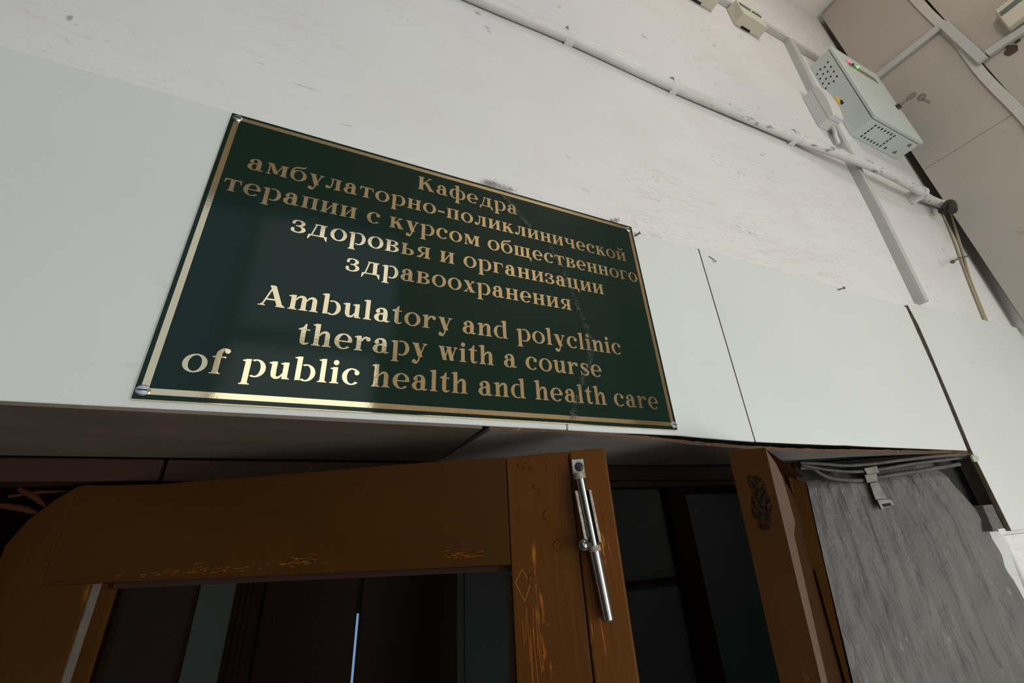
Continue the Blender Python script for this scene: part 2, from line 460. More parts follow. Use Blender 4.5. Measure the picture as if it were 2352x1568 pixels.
def glyph(c):
    g = G()
    if c in 'oо': g.ring(.58, .5, .58, .525, .268, .08); return g, 1.16
    if c in 'eе':
        g.ring(.55, .5, .55, .525, .268, .08, 12, 318, 40, .02); g.poly((.24, .46), (1.06, .46), (1.09, .545), (.24, .545))
        g.poly((.80, .50), (1.085, .50), (1.06, .68), (.80, .62)); return g, 1.09
    if c in 'cс':
        g.ring(.55, .5, .55, .525, .268, .08, 52, 318, 40, .02); g.dot(.86, .76, .15); return g, 1.02
    if c in 'aа':
        g.pen([(.20, .70, .05), (.24, .86, .10), (.44, .965, .10), (.68, .90, .20), (.76, .68, .29), (.76, .22, .29), (.83, .085, .20), (.98, .05, .08), (1.08, .10, .05)])
        g.dot(.25, .735, .145); g.ring(.44, .285, .42, .31, .265, .075, 60, 330, 30, .03); g.pen([(.40, .575, .06), (.55, .60, .07), (.72, .66, .07)]); return g, 1.09
    if c in 'pр':
        g.stem(.12, -.46, 1.0, W, 'b', 'f'); g.ring(.68, .5, .52, .525, .268, .08, -118, 118, 34); return g, 1.21
    if c == 'b':
        g.stem(.12, .02, 1.45, W, '', 'f'); g.ring(.68, .49, .52, .52, .268, .08, -125, 118, 34); g.poly((.12, 0), (.2, 0), (.42, .12), (.12, .2)); return g, 1.21
    if c == 'd':
        g.stem(.78, 0, 1.45, W, 'r', 'f'); g.ring(.52, .5, .52, .525, .268, .08, 62, 298, 34); return g, 1.21
    if c in 'nmhr':
        asc = c == 'h'
        g.stem(.12, 0, 1.45 if asc else 1.0, W, 'b', 'f')
        if c == 'r':
            g.pen([(.40, .62, .10), (.52, .84, .13), (.70, .93, .13), (.82, .88, .12)]); g.dot(.84, .82, .145); return g, .99
        x = .42; k = 2 if c == 'm' else 1
        for i in range(k):
            g.pen([(x - .02, .66, .07), (x + .13, .87, .12), (x + .32, .93, .17), (x + .45, .82, .26), (x + .475, .6, W)])
            g.stem(x + .325, 0, .68, W, 'b', ''); x += .625
        return g, x + .12
    if c == 'u':
        g.stem(.12, .3, 1.0, W, '', 'f'); g.pen([(.27, .4, W), (.29, .18, .26), (.42, .06, .16), (.60, .10, .12), (.76, .32, .08)])
        g.stem(.74, 0, 1.0, W, 'r', 'f'); return g, 1.16
    if c == 'l': g.stem(.12, 0, 1.45, W, 'b', 'f'); return g, .54
    if c == 'i': g.stem(.12, 0, 1.0, W, 'b', 'f'); g.dot(.27, 1.29, .165); return g, .54
    if c == 't':
        g.pen([(.30, 1.0, W), (.30, .3, W), (.34, .12, .24), (.50, .05, .12), (.68, .14, .06)]); g.poly((.0, .92), (.66, .92), (.66, 1.0), (.0, 1.0))
        g.poly((.02, 1.0), (.45, 1.0), (.45, 1.36), (.36, 1.34), (.26, 1.12)); return g, .69
    if c == 'f':
        g.stem(.14, 0, 1.05, W, 'b', ''); g.pen([(.29, 1.0, W), (.31, 1.22, .27), (.45, 1.41, .15), (.62, 1.43, .1)]); g.dot(.66, 1.33, .14)
        g.poly((.0, .92), (.66, .92), (.66, 1.0), (.0, 1.0)); return g, .76
    if c in 'yу':
        g.line(.26, 1.0, .62, .02, .34); g.line(.56, .0, .92, 1.0, .09)
        g.foot(.12, .44, 1.0, -1, .1, .07); g.foot(.88, .98, 1.0, -1, .13, .12)
        g.pen([(.61, .16, .09), (.50, -.20, .11), (.36, -.41, .13), (.22, -.40, .11)]); g.dot(.20, -.32, .145); return g, 1.10
    if c == 'w':
        for x in (.0, .52): g.line(.24 + x, 1.0, .50 + x, .0, .30); g.line(.46 + x, .0, .76 + x, 1.0, .09)
        g.foot(.11, .39, 1.0, -1, .1, .06); g.foot(.64, .92, 1.0, -1, .1, .06); g.foot(1.24, 1.33, 1.0, -1, .12, .1); return g, 1.43
    if c in 'х':
        g.line(.28, 1.0, .78, .0, .33); g.line(.20, .0, .84, 1.0, .09)
        g.foot(.14, .42, 1.0, -1, .1, .08); g.foot(.80, .89, 1.0, -1, .12, .12); g.foot(.16, .25, 0, 1, .12, .12); g.foot(.64, .93, 0, 1, .08, .1); return g, 1.04
    if c == 's':
        g.pen([(.80, .80, .06), (.62, .955, .09), (.34, .94, .16), (.22, .76, .22), (.40, .57, .27), (.66, .43, .27), (.76, .24, .22), (.60, .06, .14), (.36, .045, .09), (.12, .22, .06)])
        g.poly((.74, .66), (.82, .66), (.82, 1.02), (.74, .98)); g.poly((.08, .36), (.16, .36), (.16, .02), (.08, -.02)); return g, .92
    if c == 'A':
        g.line(.66, 1.40, 1.24, 0, .33); g.line(.22, 0, .70, 1.40, .10); g.poly((.36, .40), (1.1, .40), (1.06, .50), (.40, .50)); g.poly((.50, 1.28), (.66, 1.28), (.80, 1.42), (.50, 1.42))
        g.foot(.17, .27, 0, 1, .17, .14); g.foot(1.08, 1.41, 0, 1, .1, .1); return g, 1.52
    if c == '-': g.poly((.04, .36), (.62, .36), (.62, .52), (.04, .52)); return g, .66
    if c == 'К':
        g.stem(.14, 0, 1.36, .34); g.line(.52, .66, 1.06, 1.36, .10); g.line(.72, .86, 1.24, 0, .38); g.foot(1.02, 1.12, 1.36, -1, .12, .12); g.foot(1.06, 1.42, 0, 1, .06, .1); g.poly((.46, .58), (.60, .58), (.70, .78), (.46, .78)); return g, 1.52
    if c == 'к':
        g.stem(.12); g.line(.46, .46, .84, 1.0, .10); g.line(.60, .62, .93, 0, .33); g.foot(.80, .92, 1.0, -1, .09, .12); g.foot(.77, 1.08, 0, 1, .06, .09); g.poly((.40, .42), (.52, .42), (.60, .58), (.40, .58)); return g, 1.16
    if c == 'н': g.stem(.12); g.stem(.80); g.poly((.4, .46), (.82, .46), (.82, .555), (.4, .555)); return g, 1.22
    if c == 'п': g.stem(.12, t='l'); g.stem(.78, t='r'); g.poly((.12, .915), (1.08, .915), (1.08, 1.0), (.12, 1.0)); return g, 1.20
    if c in 'ий':
        g.stem(.12); g.stem(.84); g.poly((.40, .10), (.42, .28), (.86, .90), (.84, .72))
        if c == 'й': g.ring(.63, 1.42, .28, .27, .10, .13, 190, 350, 16); g.dot(.38, 1.39, .09); g.dot(.88, 1.39, .09)
        return g, 1.26
    if c == 'м':
        g.stem(.16, w=.10); g.stem(1.08, w=.30); g.line(.30, 1.0, .72, .10, .30); g.line(.69, .10, 1.10, 1.0, .10); g.foot(.12, .46, 1.0, -1, .1, 0); return g, 1.50
    if c == 'т':
        g.stem(.40, t=''); g.poly((.03, .90), (1.07, .90), (1.07, 1.0), (.03, 1.0)); g.poly((.0, .64), (.05, .64), (.16, .92), (.03, 1.0)); g.poly((1.10, .64), (1.05, .64), (.94, .92), (1.07, 1.0)); return g, 1.10
    if c == 'г': g.stem(.12, t='l'); g.poly((.12, .90), (.92, .90), (.92, 1.0), (.12, 1.0)); g.poly((.95, .64), (.90, .64), (.80, .92), (.92, 1.0)); return g, .96
    if c == 'л':
        g.stem(.78, t='r'); g.poly((.36, .915), (1.08, .915), (1.08, 1.0), (.36, 1.0)); g.poly((.32, 1.0), (.52, 1.0), (.52, .945), (.32, .945))
        g.pen([(.50, .98, .10), (.49, .55, .10), (.42, .22, .11), (.28, .07, .13), (.16, .10, .10)]); g.dot(.15, .14, .145); return g, 1.20
    if c == 'д':
        g.poly((.80, 0), (1.10, 0), (1.10, 1.0), (.80, 1.0)); g.poly((.40, .915), (1.22, .915), (1.22, 1.0), (.40, 1.0))
        g.line(.27, .06, .53, .98, .10); g.poly((.04, 0), (1.30, 0), (1.30, .085), (.10, .085)); g.poly((.04, .05), (.02, -.30), (.08, -.30), (.22, 0), (.22, .05)); g.poly((1.30, .05), (1.32, -.30), (1.26, -.30), (1.10, 0), (1.1, .05)); return g, 1.34
    if c in 'цщ':
        xs = (.12, .78) if c == 'ц' else (.12, .70, 1.28)
        for i, x in enumerate(xs): g.stem(x, b='')
        e = xs[-1] + W; g.poly((xs[0] - .12, 0), (e + .17, 0), (e + .17, .085), (xs[0] - .12, .085)); g.poly((e + .17, .05), (e + .19, -.30), (e + .13, -.30), (e - .04, 0), (e - .04, .05)); return g, e + .21
    if c == 'ч': g.stem(.80); g.stem(.12, .62, 1.0, b=''); g.pen([(.27, .72, W), (.30, .54, .24), (.46, .42, .13), (.66, .44, .09), (.86, .54, .07)]); return g, 1.22
    if c == 'ш': return g, 1.8
    if c in 'вь':
        g.stem(.12, t='' if c == 'ь' else 'l', b='l')
        if c == 'ь': g.foot(.12, .42, 1.0, -1); g.ring(.55, .29, .47, .29, .27, .08, -90, 100, 24); g.poly((.4, 0), (.56, 0), (.56, .08), (.4, .08)); g.poly((.4, .505), (.56, .50), (.56, .58), (.4, .58)); return g, 1.05
        g.ring(.56, .27, .50, .27, .27, .075, -90, 90, 24); g.ring(.54, .765, .44, .235, .25, .07, -90, 90, 24)
        for y in (0, .50, .93): g.poly((.4, y), (.57, y), (.57, y + .07), (.4, y + .07))
        return g, 1.08
    if c == 'я':
        g.stem(.74, b='r', t='r'); g.foot(.74, 1.04, 0, 1); g.ring(.56, .70, .46, .30, .27, .08, 90, 270, 24)
        for y in (.40, .915): g.poly((.55, y), (.78, y), (.78, y + .08), (.55, y + .08))
        g.line(.25, 0, .60, .46, .20); g.foot(.14, .32, 0, 1, .1, .08); return g, 1.17
    if c == 'з':
        g.ring(.40, .765, .46, .255, .26, .075, -80, 150, 26); g.ring(.42, .275, .52, .295, .27, .08, -150, 82, 26); g.poly((.28, .49), (.50, .49), (.50, .57), (.28, .57)); g.dot(.11, .76, .11); g.dot(.10, .24, .12)
        return g, .95
    if c == 'б':
        g.ring(.58, .48, .58, .50, .268, .08); g.pen([(.10, .55, .2), (.10, .85, .15), (.28, 1.14, .13), (.62, 1.22, .15), (.90, 1.28, .14), (1.02, 1.42, .05)]); return g, 1.16
    if c == 'ф':
        g.stem(.62, -.46, 1.45, .28, 'b', 'f'); g.ring(.50, .5, .50, .525, .27, .085, 58, 302, 34); g.ring(1.02, .5, .50, .525, .27, .085, -122, 122, 34); return g, 1.52
    return g, .6

def text_mesh(text, x0, x1, base, xh, y):
    """text between x0 and x1 on the wall plane y, baseline z, x-height xh"""
    gap = .15
    items, pos = [], 0.0
    for c in text:
        if c == ' ': pos += .62; continue
        g, w = glyph(c)
        items.append((g, pos)); pos += w + gap
    k = (x1 - x0) / (pos - gap)
    mb = MB(); layer = 0
    for g, p in items:
        for i, (vs, fs) in enumerate(g.p):
            yy = y - .00022 - .000022 * (i + 1)
            pts = [(x0 + (p + a) * k, yy, base + b * xh) for a, b in vs]
            fs2 = []
            for f in fs:
                ar = 0
                for q in range(len(f)):
                    a, b = vs[f[q]], vs[f[(q + 1) % len(f)]]; ar += a[0] * b[1] - b[0] * a[1]
                fs2.append(f if ar > 0 else tuple(reversed(f)))
            mb.add(pts, fs2)
    return mb, k / xh
# ------------------------------------------------------------------ the sign
SX0, SX1, SZ0, SZ1 = -.15581, .44419, .12236, .48242
def build_sign():
    t = thing('sign', 'dark green wall sign with gold Cyrillic and English lettering above the doorway', 'sign', ((SX0 + SX1) / 2, 0.003, SZ0))
    build('backing_plate', MB().box(SX0 - .0006, SX1 + .0006, .0008, .0034, SZ0 - .0006, SZ1 + .0006), M_GOLD, t, label='gold metal backing edge')
    build('face_panel', MB().box(SX0, SX1, 0.0, .0008, SZ0, SZ1), M_GREEN, t)
    b = MB()
    i, w = .0040, .0056
    X0, X1, A0, A1 = SX0 + i, SX1 - i, SZ0 + i, SZ1 - i
    for q in (((X0, A0), (X1, A0), (X1 - w, A0 + w), (X0 + w, A0 + w)), ((X1, A0), (X1, A1), (X1 - w, A1 - w), (X1 - w, A0 + w)),
              ((X1, A1), (X0, A1), (X0 + w, A1 - w), (X1 - w, A1 - w)), ((X0, A1), (X0, A0), (X0 + w, A0 + w), (X0 + w, A1 - w))):
        b.add([(x, -.0003, z) for x, z in q], [(0, 1, 2, 3)])
    build('border', b, M_GOLD, t)
    rows = (('Кафедра', 300.7, 502.4, 57.0), ('амбулаторно-поликлинической', 39.7, 763.2, 108.6), ('терапии с курсом общественного', 18.3, 783.0, 159.6),
            ('здоровья и организации', 116.6, 685.4, 209.6), ('здравоохранения', 199.7, 602.0, 261.2), ('Ambulatory and polyclinic', 97.3, 702.2, 340.9),
            ('therapy with a course', 151.9, 648.6, 392.1), ('of public health and health care', 35.7, 766.4, 443.8))
    for s, a, c, v in rows:
        mb, k = text_mesh(s, SX0 + a * .00075, SX0 + c * .00075, SZ1 - v * .00075, .0232 * .75, 0.0)
        build('lettering', mb, M_GOLD, t)
    for px, py in ((546, 272), (328, 896), (1443, 527), (1548, 976)):
        p = at(px, py, -.001)
        s = build('screw', MB().lathe([(0, .0001), (0, .0050), (.0016, .0050), (.0026, .0038), (.0029, .0001)], p + Vector((0, .001, 0)), (0, -1, 0), 18), M_SCREW, t, label='domed zinc screw')
        build('slot', MB().box(p.x - .0036, p.x + .0036, p.y - .0024, p.y - .0017, p.z - .0005, p.z + .0005), M_DSCREW, s)
build_sign()
# ------------------------------------------------------------------ the room
YW, YP = .009, .0045          # upper wall face, face of the fibreboard panels (the sign's face is y = 0)
CEIL = 2.385
XL, XR = -2.3, 2.10
T2 = .24                      # wall thickness at the doorway
# the splayed plaster reveal on the right: from the frame to the wall face
R0, R1 = Vector((.985, .205, 0)), Vector((1.225, .012, 0))
w = MB()
w.box(XL, XR + .05, YW, T2, .135, CEIL)                           # above the doorway
w.box(XL, -.47, YW, T2, -1.9, .135)                               # left of it
w.prism([(1.235, YW, -1.9), (XR + .05, YW, -1.9), (XR + .05, T2, -1.9), (1.03, T2, -1.9)], (0, 0, 1.862))
w.box(1.31, XR + .05, YW, T2, -.038, .135)
wall_front = struct('wall_front', w, M_WALL)
struct('ceiling', MB().box(XL, XR + .3, BACK - .15, T2, CEIL, CEIL + .1), M_CEIL)
struct('floor', MB().box(XL, XR + .3, BACK - .15, 1.5, -2.0, -1.9), M_FLOOR)
struct('wall_left', MB().box(XL - .1, XL, BACK - .15, T2, -1.9, CEIL), plain('hall_side_wall', (.22, .21, .19), .8, 0, .1, 4))
# back wall with its two window openings
b = MB()
WR = [q[0] for q in WINDOWS]; xs = sorted({XL, XR + .3} | {v for q in WR for v in q[:2]}); zs = sorted({-1.9, CEIL} | {v for q in WR for v in q[2:]})
for i in range(len(xs) - 1):
    for j in range(len(zs) - 1):
        cx, cz = (xs[i] + xs[i + 1]) / 2, (zs[j] + zs[j + 1]) / 2
        if any(q[0] < cx < q[1] and q[2] < cz < q[3] for q in WR): continue
        b.box(xs[i], xs[i + 1], BACK - .15, BACK, zs[j], zs[j + 1])
struct('wall_back', b, M_HALL)
M_FRAMEW = plain('window_paint', (.6, .6, .58), .5)
for n, q in enumerate(WR, 1):
    fr = MB()
    for x in (q[0], q[1] - .014): fr.box(x, x + .014, BACK - .11, BACK - .06, q[2], q[3])
    for z in (q[2], q[3] - .014): fr.box(q[0] + .014, q[1] - .014, BACK - .11, BACK - .06, z, z + .014)
    o = struct('window_%d' % n, fr, M_FRAMEW)
    build('pane', MB().box(q[0] + .014, q[1] - .014, BACK - .088, BACK - .084, q[2] + .014, q[3] - .014), M_GLASS, o)

# right wall: white boards standing off the corner, with a dark gap between them and the front wall
def xr(z): return 2.0 + .0415 * (z - .53)                         # the boards lean slightly
def board(y0, y1, z0, z1, dx=0.0, th=.012):
    if y1 > -.1:
        ya, yb = [-.010 - .013 * (CEIL - z) / 1.9 for z in (z0, z1)]
        return [(xr(z0) + dx, y0, z0), (xr(z0) + dx + th, y0, z0), (xr(z0) + dx + th, ya, z0), (xr(z0) + dx, ya, z0),
                (xr(z1) + dx, y0, z1), (xr(z1) + dx + th, y0, z1), (xr(z1) + dx + th, yb, z1), (xr(z1) + dx, yb, z1)]
    return [(xr(z0) + dx, y0, z0), (xr(z0) + dx + th, y0, z0), (xr(z0) + dx + th, y1, z0), (xr(z0) + dx, y1, z0),
            (xr(z1) + dx, y0, z1), (xr(z1) + dx + th, y0, z1), (xr(z1) + dx + th, y1, z1), (xr(z1) + dx, y1, z1)]
rb = MB()
rb.hexa(board(-.290, -.030, .487, 1.222))
rb.hexa(board(-.290, -.030, 1.2235, CEIL - .03))
rb.hexa(board(BACK, -.296, .487, CEIL - .01, .0012))
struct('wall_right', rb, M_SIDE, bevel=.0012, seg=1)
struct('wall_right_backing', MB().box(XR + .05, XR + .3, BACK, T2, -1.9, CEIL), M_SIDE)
# narrow vertical cover strip on the joint of the right wall boards
cs = MB()
n = 24
P = [(xr(z) - .001, -.283 - .004 * math.sin(i * .9) + (.006 if z > 1.7 else 0), z) for i in range(n + 1) for z in [.49 + (CEIL - .52) * i / n]]
for i in range(n):
    a, c = P[i], P[i + 1]
    cs.hexa([(a[0] - .005, a[1] - .014, a[2]), (a[0] + .001, a[1] - .014, a[2]), (a[0] + .001, a[1] + .012, a[2]), (a[0] - .005, a[1] + .012, a[2]),
             (c[0] - .005, c[1] - .014, c[2]), (c[0] + .001, c[1] - .014, c[2]), (c[0] + .001, c[1] + .012, c[2]), (c[0] - .005, c[1] + .012, c[2])])
struct('trim_1', cs, M_TAPE)

# ------------------------------------------------------------------ fibreboard panels above the doorway
M_CUT = plain('panel_cut_edge', (.16, .115, .08), .9, 0, .5, 90)
def panel(label, poly, y0=YP, th=.0042, cut=False):
    mb = MB().prism([Vector((p[0], y0, p[1])) for p in poly], (0, th, 0))
    o = build('wall_panel', mb, M_PANEL, bevel=.0016, seg=2)
    if cut:
        o.data.materials.append(M_CUT)
        for f in list(o.data.polygons)[2:]: f.material_index = 1
    o['label'] = label; o['category'] = 'panel'; o['group'] = 'fibreboard panels over the doorway'
    return o
def edge(x0, x1, z, n, amp):      # a slightly ragged cut edge
    return [(x0 + (x1 - x0) * i / n, z + amp * random.uniform(-1, 1)) for i in range(n + 1)]
panel('pale grey-white fibreboard panel running off left behind the green sign', [(-1.3, .1152), (.0, .1156), (.2685, .1152)] + edge(.2685, -1.3, .489, 30, .0008))
panel('narrow white fibreboard panel sticking out right of the green sign', [(.2697, .1150), (.33, .1146), (.39, .1150), (.45, .1150), (.485, .1137), (.54, .1123), (.6015, .1112)] + [(.607, .478)] + edge(.604, .2697, .479, 8, .0008))
panel('broad white fibreboard panel with a nail near its top edge', [(.6030, .1110), (.70, .1110), (.80, .1115), (.83, .1122), (.90, .1118), (1.05, .1126), (1.262, .1134)] + [(1.305, .30), (1.333, .482)] + edge(1.328, .6090, .483, 14, .0008), cut=True)
e3 = [(1.256, -.043), (1.262, .05), (1.2655, .115), (1.290, .22), (1.3195, .36), (1.332, .43), (1.3315, .488)]
p3 = panel('white fibreboard panel at the far right hanging lower than the rest', [(e[0] + .003, e[1]) for e in e3[::-1]][::1] and
           ([(2.17, -.043), (2.17, .531)] + [(1.9, .522), (1.6, .508)] + [(e[0] + .004, e[1]) for e in e3[::-1]])[::-1], YP - .004, .0095, True)

# ------------------------------------------------------------------ doorway: soffit boards, frame
def zf(px, py): return at(px, py, YP).z
def soffit(name, label, front, back, mat, th=.005, back_y=.0):
    """front/back: lists of (x, y, z) with equal length"""
    n = len(front); mb = MB(); vs = []; m = 8
    def fn(u, v):
        t = u * (n - 1); i = min(int(t), n - 2); k = t - i
        a = Vector(front[i]).lerp(Vector(front[i + 1]), k); c = Vector(back[i]).lerp(Vector(back[i + 1]), k)
        return a.lerp(c, v)
    N = 60
    mb.grid(lambda u, v: fn(u, 1 - v), N, m, True)
    mb.grid(lambda u, v: fn(u, v) + Vector((0, 0, th)), N, m, True)
    def fr(u, v):
        p = fn(u, 0); j = (.0009 * math.sin(u * 97 + 2 * math.sin(u * 31)) + .0006 * math.sin(u * 311 + 3 * math.sin(u * 53))) * (1 if label.startswith('grey') else .15)
        return p + Vector((0, -.0005 + j * .6, th * v + (j * .7 if v > .5 else 0)))
    o = build(name, mb, mat)
    o['label'] = label; o['category'] = 'board'
    build('cut_edge', MB().grid(fr, 120, 1, False), M_FIBRE if label.startswith('grey') else mat, o, label='torn brown fibre edge' if label.startswith('grey') else 'painted edge')
    for u in (0, 1):
        build('side_edge', MB().add([fn(u, 0), fn(u, 1), fn(u, 1) + Vector((0, 0, th)), fn(u, 0) + Vector((0, 0, th))], [(0, 1, 2, 3)]), mat, o)
    return o
YB = .207
soffit('soffit_board', 'brown-grey painted board under the lintel, left of the slanting crack',
       [(-.47, .006, .1125), (-.2, .006, .1128), (.1, .006, .1122), (.158, .006, .112)], [(-.47, YB, .110), (-.2, YB, .110), (.1, YB, .1105), (.157, YB, .110)], M_SOFFIT)
fp = [(1133, 987), (1260, 992), (1420, 1004), (1530, 1014), (1600, 1022), (1708, 1030), (1817, 1036), (1900, 1038), (2040, 1039), (2150, 1040), (2232, 1041)]
front = [at(px, py, .008) for px, py in fp]; front[0] = Vector((.1675, .008, .1105))
bp = [.205, .205, .205, .203, .200, .185, .16, .125, .075, .04, .016]
back = [Vector((f.x + (.0 if i else -.010), y, min(f.z + .004, .1100))) for i, (f, y) in enumerate(zip(front, bp))]
soffit('soffit_board', 'grey loosened board under the lintel, sagging below a black gap', front, back, M_SOFFIT2)
struct('lintel_core', MB().box(-.47, 1.30, .0105, .30, .1190, .135), M_HOLE)  # near-black, so the shade in the gap comes from its colour

fr = MB()
t1 = thing('door_frame', 'dark brown wooden door frame set back under the lintel', 'door frame', (.33, .25, -1.9))
build('transom', MB().box(-.47, -.180, .208, .262, .083, .1085), M_BROWND, t1, bevel=.002)
build('transom', MB().box(-.177, .972, .2105, .262, .0825, .1085).box(-.177, .95, .222, .262, .071, .0825), M_BROWND, t1, bevel=.002)
build('transom_end', MB().prism([at(1778, 1054, .2095), at(1826, 1053, .2095), at(1832, 1082, .2095), at(1795, 1087, .2095)][::-1], (0, .012, 0)), M_BROWN2, t1, label='bare reddish end of the transom')
build('frame_post', MB().box(-.47, -.352, .225, .300, -1.9, .045), M_BROWND, t1, bevel=.003, label='left frame post with a broken top')
# right frame post, slightly leaning in the photo's direction
q = [at(1812, 1092, .2), at(1852, 1108, .2), at(1957, 1568, .2), at(1925, 1568, .2)]
def low(a, b): d = (b - a) / (b.z - a.z); return a + d * (-1.9 - a.z)
pts = [q[0], q[1], low(q[1], q[2]), low(q[0], q[3])]
build('frame_post', MB().prism(pts[::-1], (0, .06, 0)), M_BROWN2, t1, bevel=.003)
g = [at(1822, 1180, .198), at(1829, 1180, .198), at(1945, 1568, .198), at(1936, 1568, .198)]
build('frame_bead', MB().prism([at(1868, 1310, .1985), at(1878, 1310, .1985), low(at(1878, 1310, .1985), at(1948, 1568, .1985)), low(at(1868, 1310, .1985), at(1938, 1568, .1985))][::-1], (0, -.004, 0)), M_BROWN2, t1)
# broken splinters in the hole at the top left corner
for a, c, r in (((45, 1122), (110, 1168), .006), ((20, 1140), (160, 1128), .004), ((0, 1160), (95, 1182), .007)):
    o = build('splinter', MB().tube([at(*a, .25), (at(*a, .25) + at(*c, .25)) / 2 + Vector((0, 0, .002)), at(*c, .25)], [r * .5, r * .6, r * .2], 5), M_INTB, t1)

# grey plaster reveal (splayed), brushed and lumpy
def bottom_line(px0, py0, px1, py1, y):
    a, c = at(px0, py0, y), at(px1, py1, y); return a, c
la, lb = at(1850, 1098, .203), at(1957, 1568, .203)
def reveal(u, v):
    z = .094 - v * 2.0
    xl = la.x + (lb.x - la.x) * max(min((z - la.z) / (lb.z - la.z), 2.0), -.2)
    k = min(max((.08 - z) / .11, 0), 1)
    xo = 1.178 + .048 * k ** .8 + (.012 * math.sin(min(max((-.03 - z) / .12, 0), 1) * math.pi) * .3)
    yo = .030 - .016 * k
    p = Vector((xl, .203, z)).lerp(Vector((xo, yo, z)), u)
    nrm = Vector((-.62, -.78, 0))
    d = .0016 * math.sin(u * 31 + 3 * math.sin(v * 40)) * math.sin(v * 90 + u * 9) + .001 * math.sin(u * 83 + v * 21)
    d += -.010 * max(0, 1 - v * 60) + .0045 * math.exp(-((v * 2.0 - .030) / .008) ** 2) * (.4 + .6 * abs(math.sin(u * 23)))
    e = max(0, (u - .93) / .07)
    return p + nrm * d + Vector((.008, .006, 0)) * e * e
pl = MB().grid(reveal, 40, 240, True)
struct('wall_reveal', pl, M_PLASTER)
struct('wall_core', MB().prism([(.995, .215, -1.9), (1.215, .045, -1.9), (1.305, .045, -1.9), (1.10, .28, -1.9), (.995, .28, -1.9)], (0, 0, 2.015)), M_HOLE)  # near-black backing, the hollow's shade put into the colour
# rounded white corner of the wall below the lowest panel
def corner(u, v):
    z = -.050 - v * 1.84
    a = u * math.pi / 2
    bul = .010 * math.exp(-((z + .19) / .12) ** 2)
    x0 = 1.2335 - .006 * min(max((-.05 - z) / .15, 0), 1)
    if u > .999: return Vector((1.6, YW - .0025, z))
    if u > .85: return Vector((x0 + (.06 if u < .95 else .14), YW - .003, z))
    uu = u / .8
    a = min(uu, 1) * math.pi / 2
    return Vector((x0 - .0 + .008 * (1 - math.cos(a)), .018 - (.018 - YW + .003) * math.sin(a) - .0, z))
struct('wall_front_edge', MB().grid(corner, 10, 60, False), M_WALL)
# ------------------------------------------------------------------ door leaves
H0 = Vector((-.256, .223, 0)); ANG = math.radians(28.016)
DU = Vector((math.cos(ANG), -math.sin(ANG), 0)); DN = Vector((-math.sin(ANG), -math.cos(ANG), 0))
def L(s, n, z): return H0 + DU * s + DN * n + Vector((0, 0, z))
def lbox(mb, s0, s1, n0, n1, z0, z1):      # n0 back, n1 front
    return mb.hexa([L(s0, n1, z0), L(s1, n1, z0), L(s1, n0, z0), L(s0, n0, z0), L(s0, n1, z1), L(s1, n1, z1), L(s1, n0, z1), L(s0, n0, z1)])
def lpoly(mb, pts, n0, n1):                # polygon of (s, z) on the face n1, pushed back to n0
    return mb.prism([L(s, n1, z) for s, z in pts], -DN * (n1 - n0))
ZB = -1.88
M_BROWNH = m_brown('brown_paint_hinge_stile', (.050, .0180, .0032), (.30, .10, .02), .7)
d1 = thing('door_1', 'brown glazed door leaf swung out below the sign, with a barrel bolt', 'door', L(.27, -.02, ZB), kind='structure')
top = [(.0545, .0735), (.10, .0755), (.2, .0765), (.3, .0775), (.40, .0790), (.4925, .0785)]
lo = [(.4925, -.0245), (.3, -.0225), (.0545, -.0195)]
build('top_rail', lpoly(MB(), [(-.0005, .0735)] + top + lo + [(-.0005, -.0195)], -.038, 0)
      if False else lpoly(MB(), ([(.0, .0795), (.012, .0805), (.03, .0785)] + top[1:] + lo + [(.0, -.0195)])[::-1], -.038, 0), M_BROWNR, d1, bevel=.0006)
build('stile', lpoly(MB(), ([(-.0445, .0475), (-.022, .066), (-.0008, .0792), (-.0008, -.0195), (.0545, -.0197), (.0545, ZB), (-.060, ZB), (-.060, .022)])[::-1], -.038, 0), M_BROWNH, d1, bevel=.0005, label='hinge stile with its top corner broken off')
build('stile', lpoly(MB(), ([(.4932, .0780), (.53, .0795), (.5605, .0800), (.5605, ZB), (.4932, ZB)])[::-1], -.038, 0), M_BROWN, d1, bevel=.0012, label='lock stile, scratched')
M_BROWNX = m_brown('brown_paint_worn_strip', (.094, .031, .0050), (.42, .13, .025), .9, (30, 30, 4), .45, .60)
build('meeting_strip', lpoly(MB(), ([(.5612, .0800), (.585, .0808), (.6, .0803), (.6, ZB), (.5612, ZB)])[::-1], -.038, .0022), M_BROWNX, d1, bevel=.0022, label='redder worn meeting strip')
build('bottom_rail', lbox(MB(), .0545, .4925, -.038, 0, ZB, ZB + .22), M_BROWNR, d1, bevel=.0016)
build('lower_panel', lbox(MB(), .0545, .4925, -.030, -.012, ZB + .22, -1.0), M_BROWNR, d1)
build('middle_rail', lbox(MB(), .0545, .4925, -.038, 0, -1.0, -.86), M_BROWNR, d1, bevel=.0016)
build('glass_pane', lbox(MB(), .050, .497, -.022, -.018, -.865, -.012), M_GLASS, d1)
gb = MB(); lpoly(gb, [(.0545, -.86), (.0563, -.86), (.0563, -.0205), (.0545, -.0205)], -.018, -.004)
build('glazing_bead', lpoly(MB(), [(.0565, -.86), (.0700, -.86), (.0700, -.0205), (.0565, -.0205)], -.018, -.012), M_BROWNH, d1)
build('glazing_bead', gb, plain('bead_lit_edge', (.11, .085, .070), .7, 0, .4, 60), d1, label='pale line painted as the lit edge of the glazing bead')  # the bead's lit edge is put into this pale colour
gb = MB(); lpoly(gb, [(.064, -.0265), (.4925, -.0305), (.4925, -.0255), (.3, -.0230), (.064, -.0205)], -.018, -.012)
build('glazing_bead', gb, M_BROWND, d1)
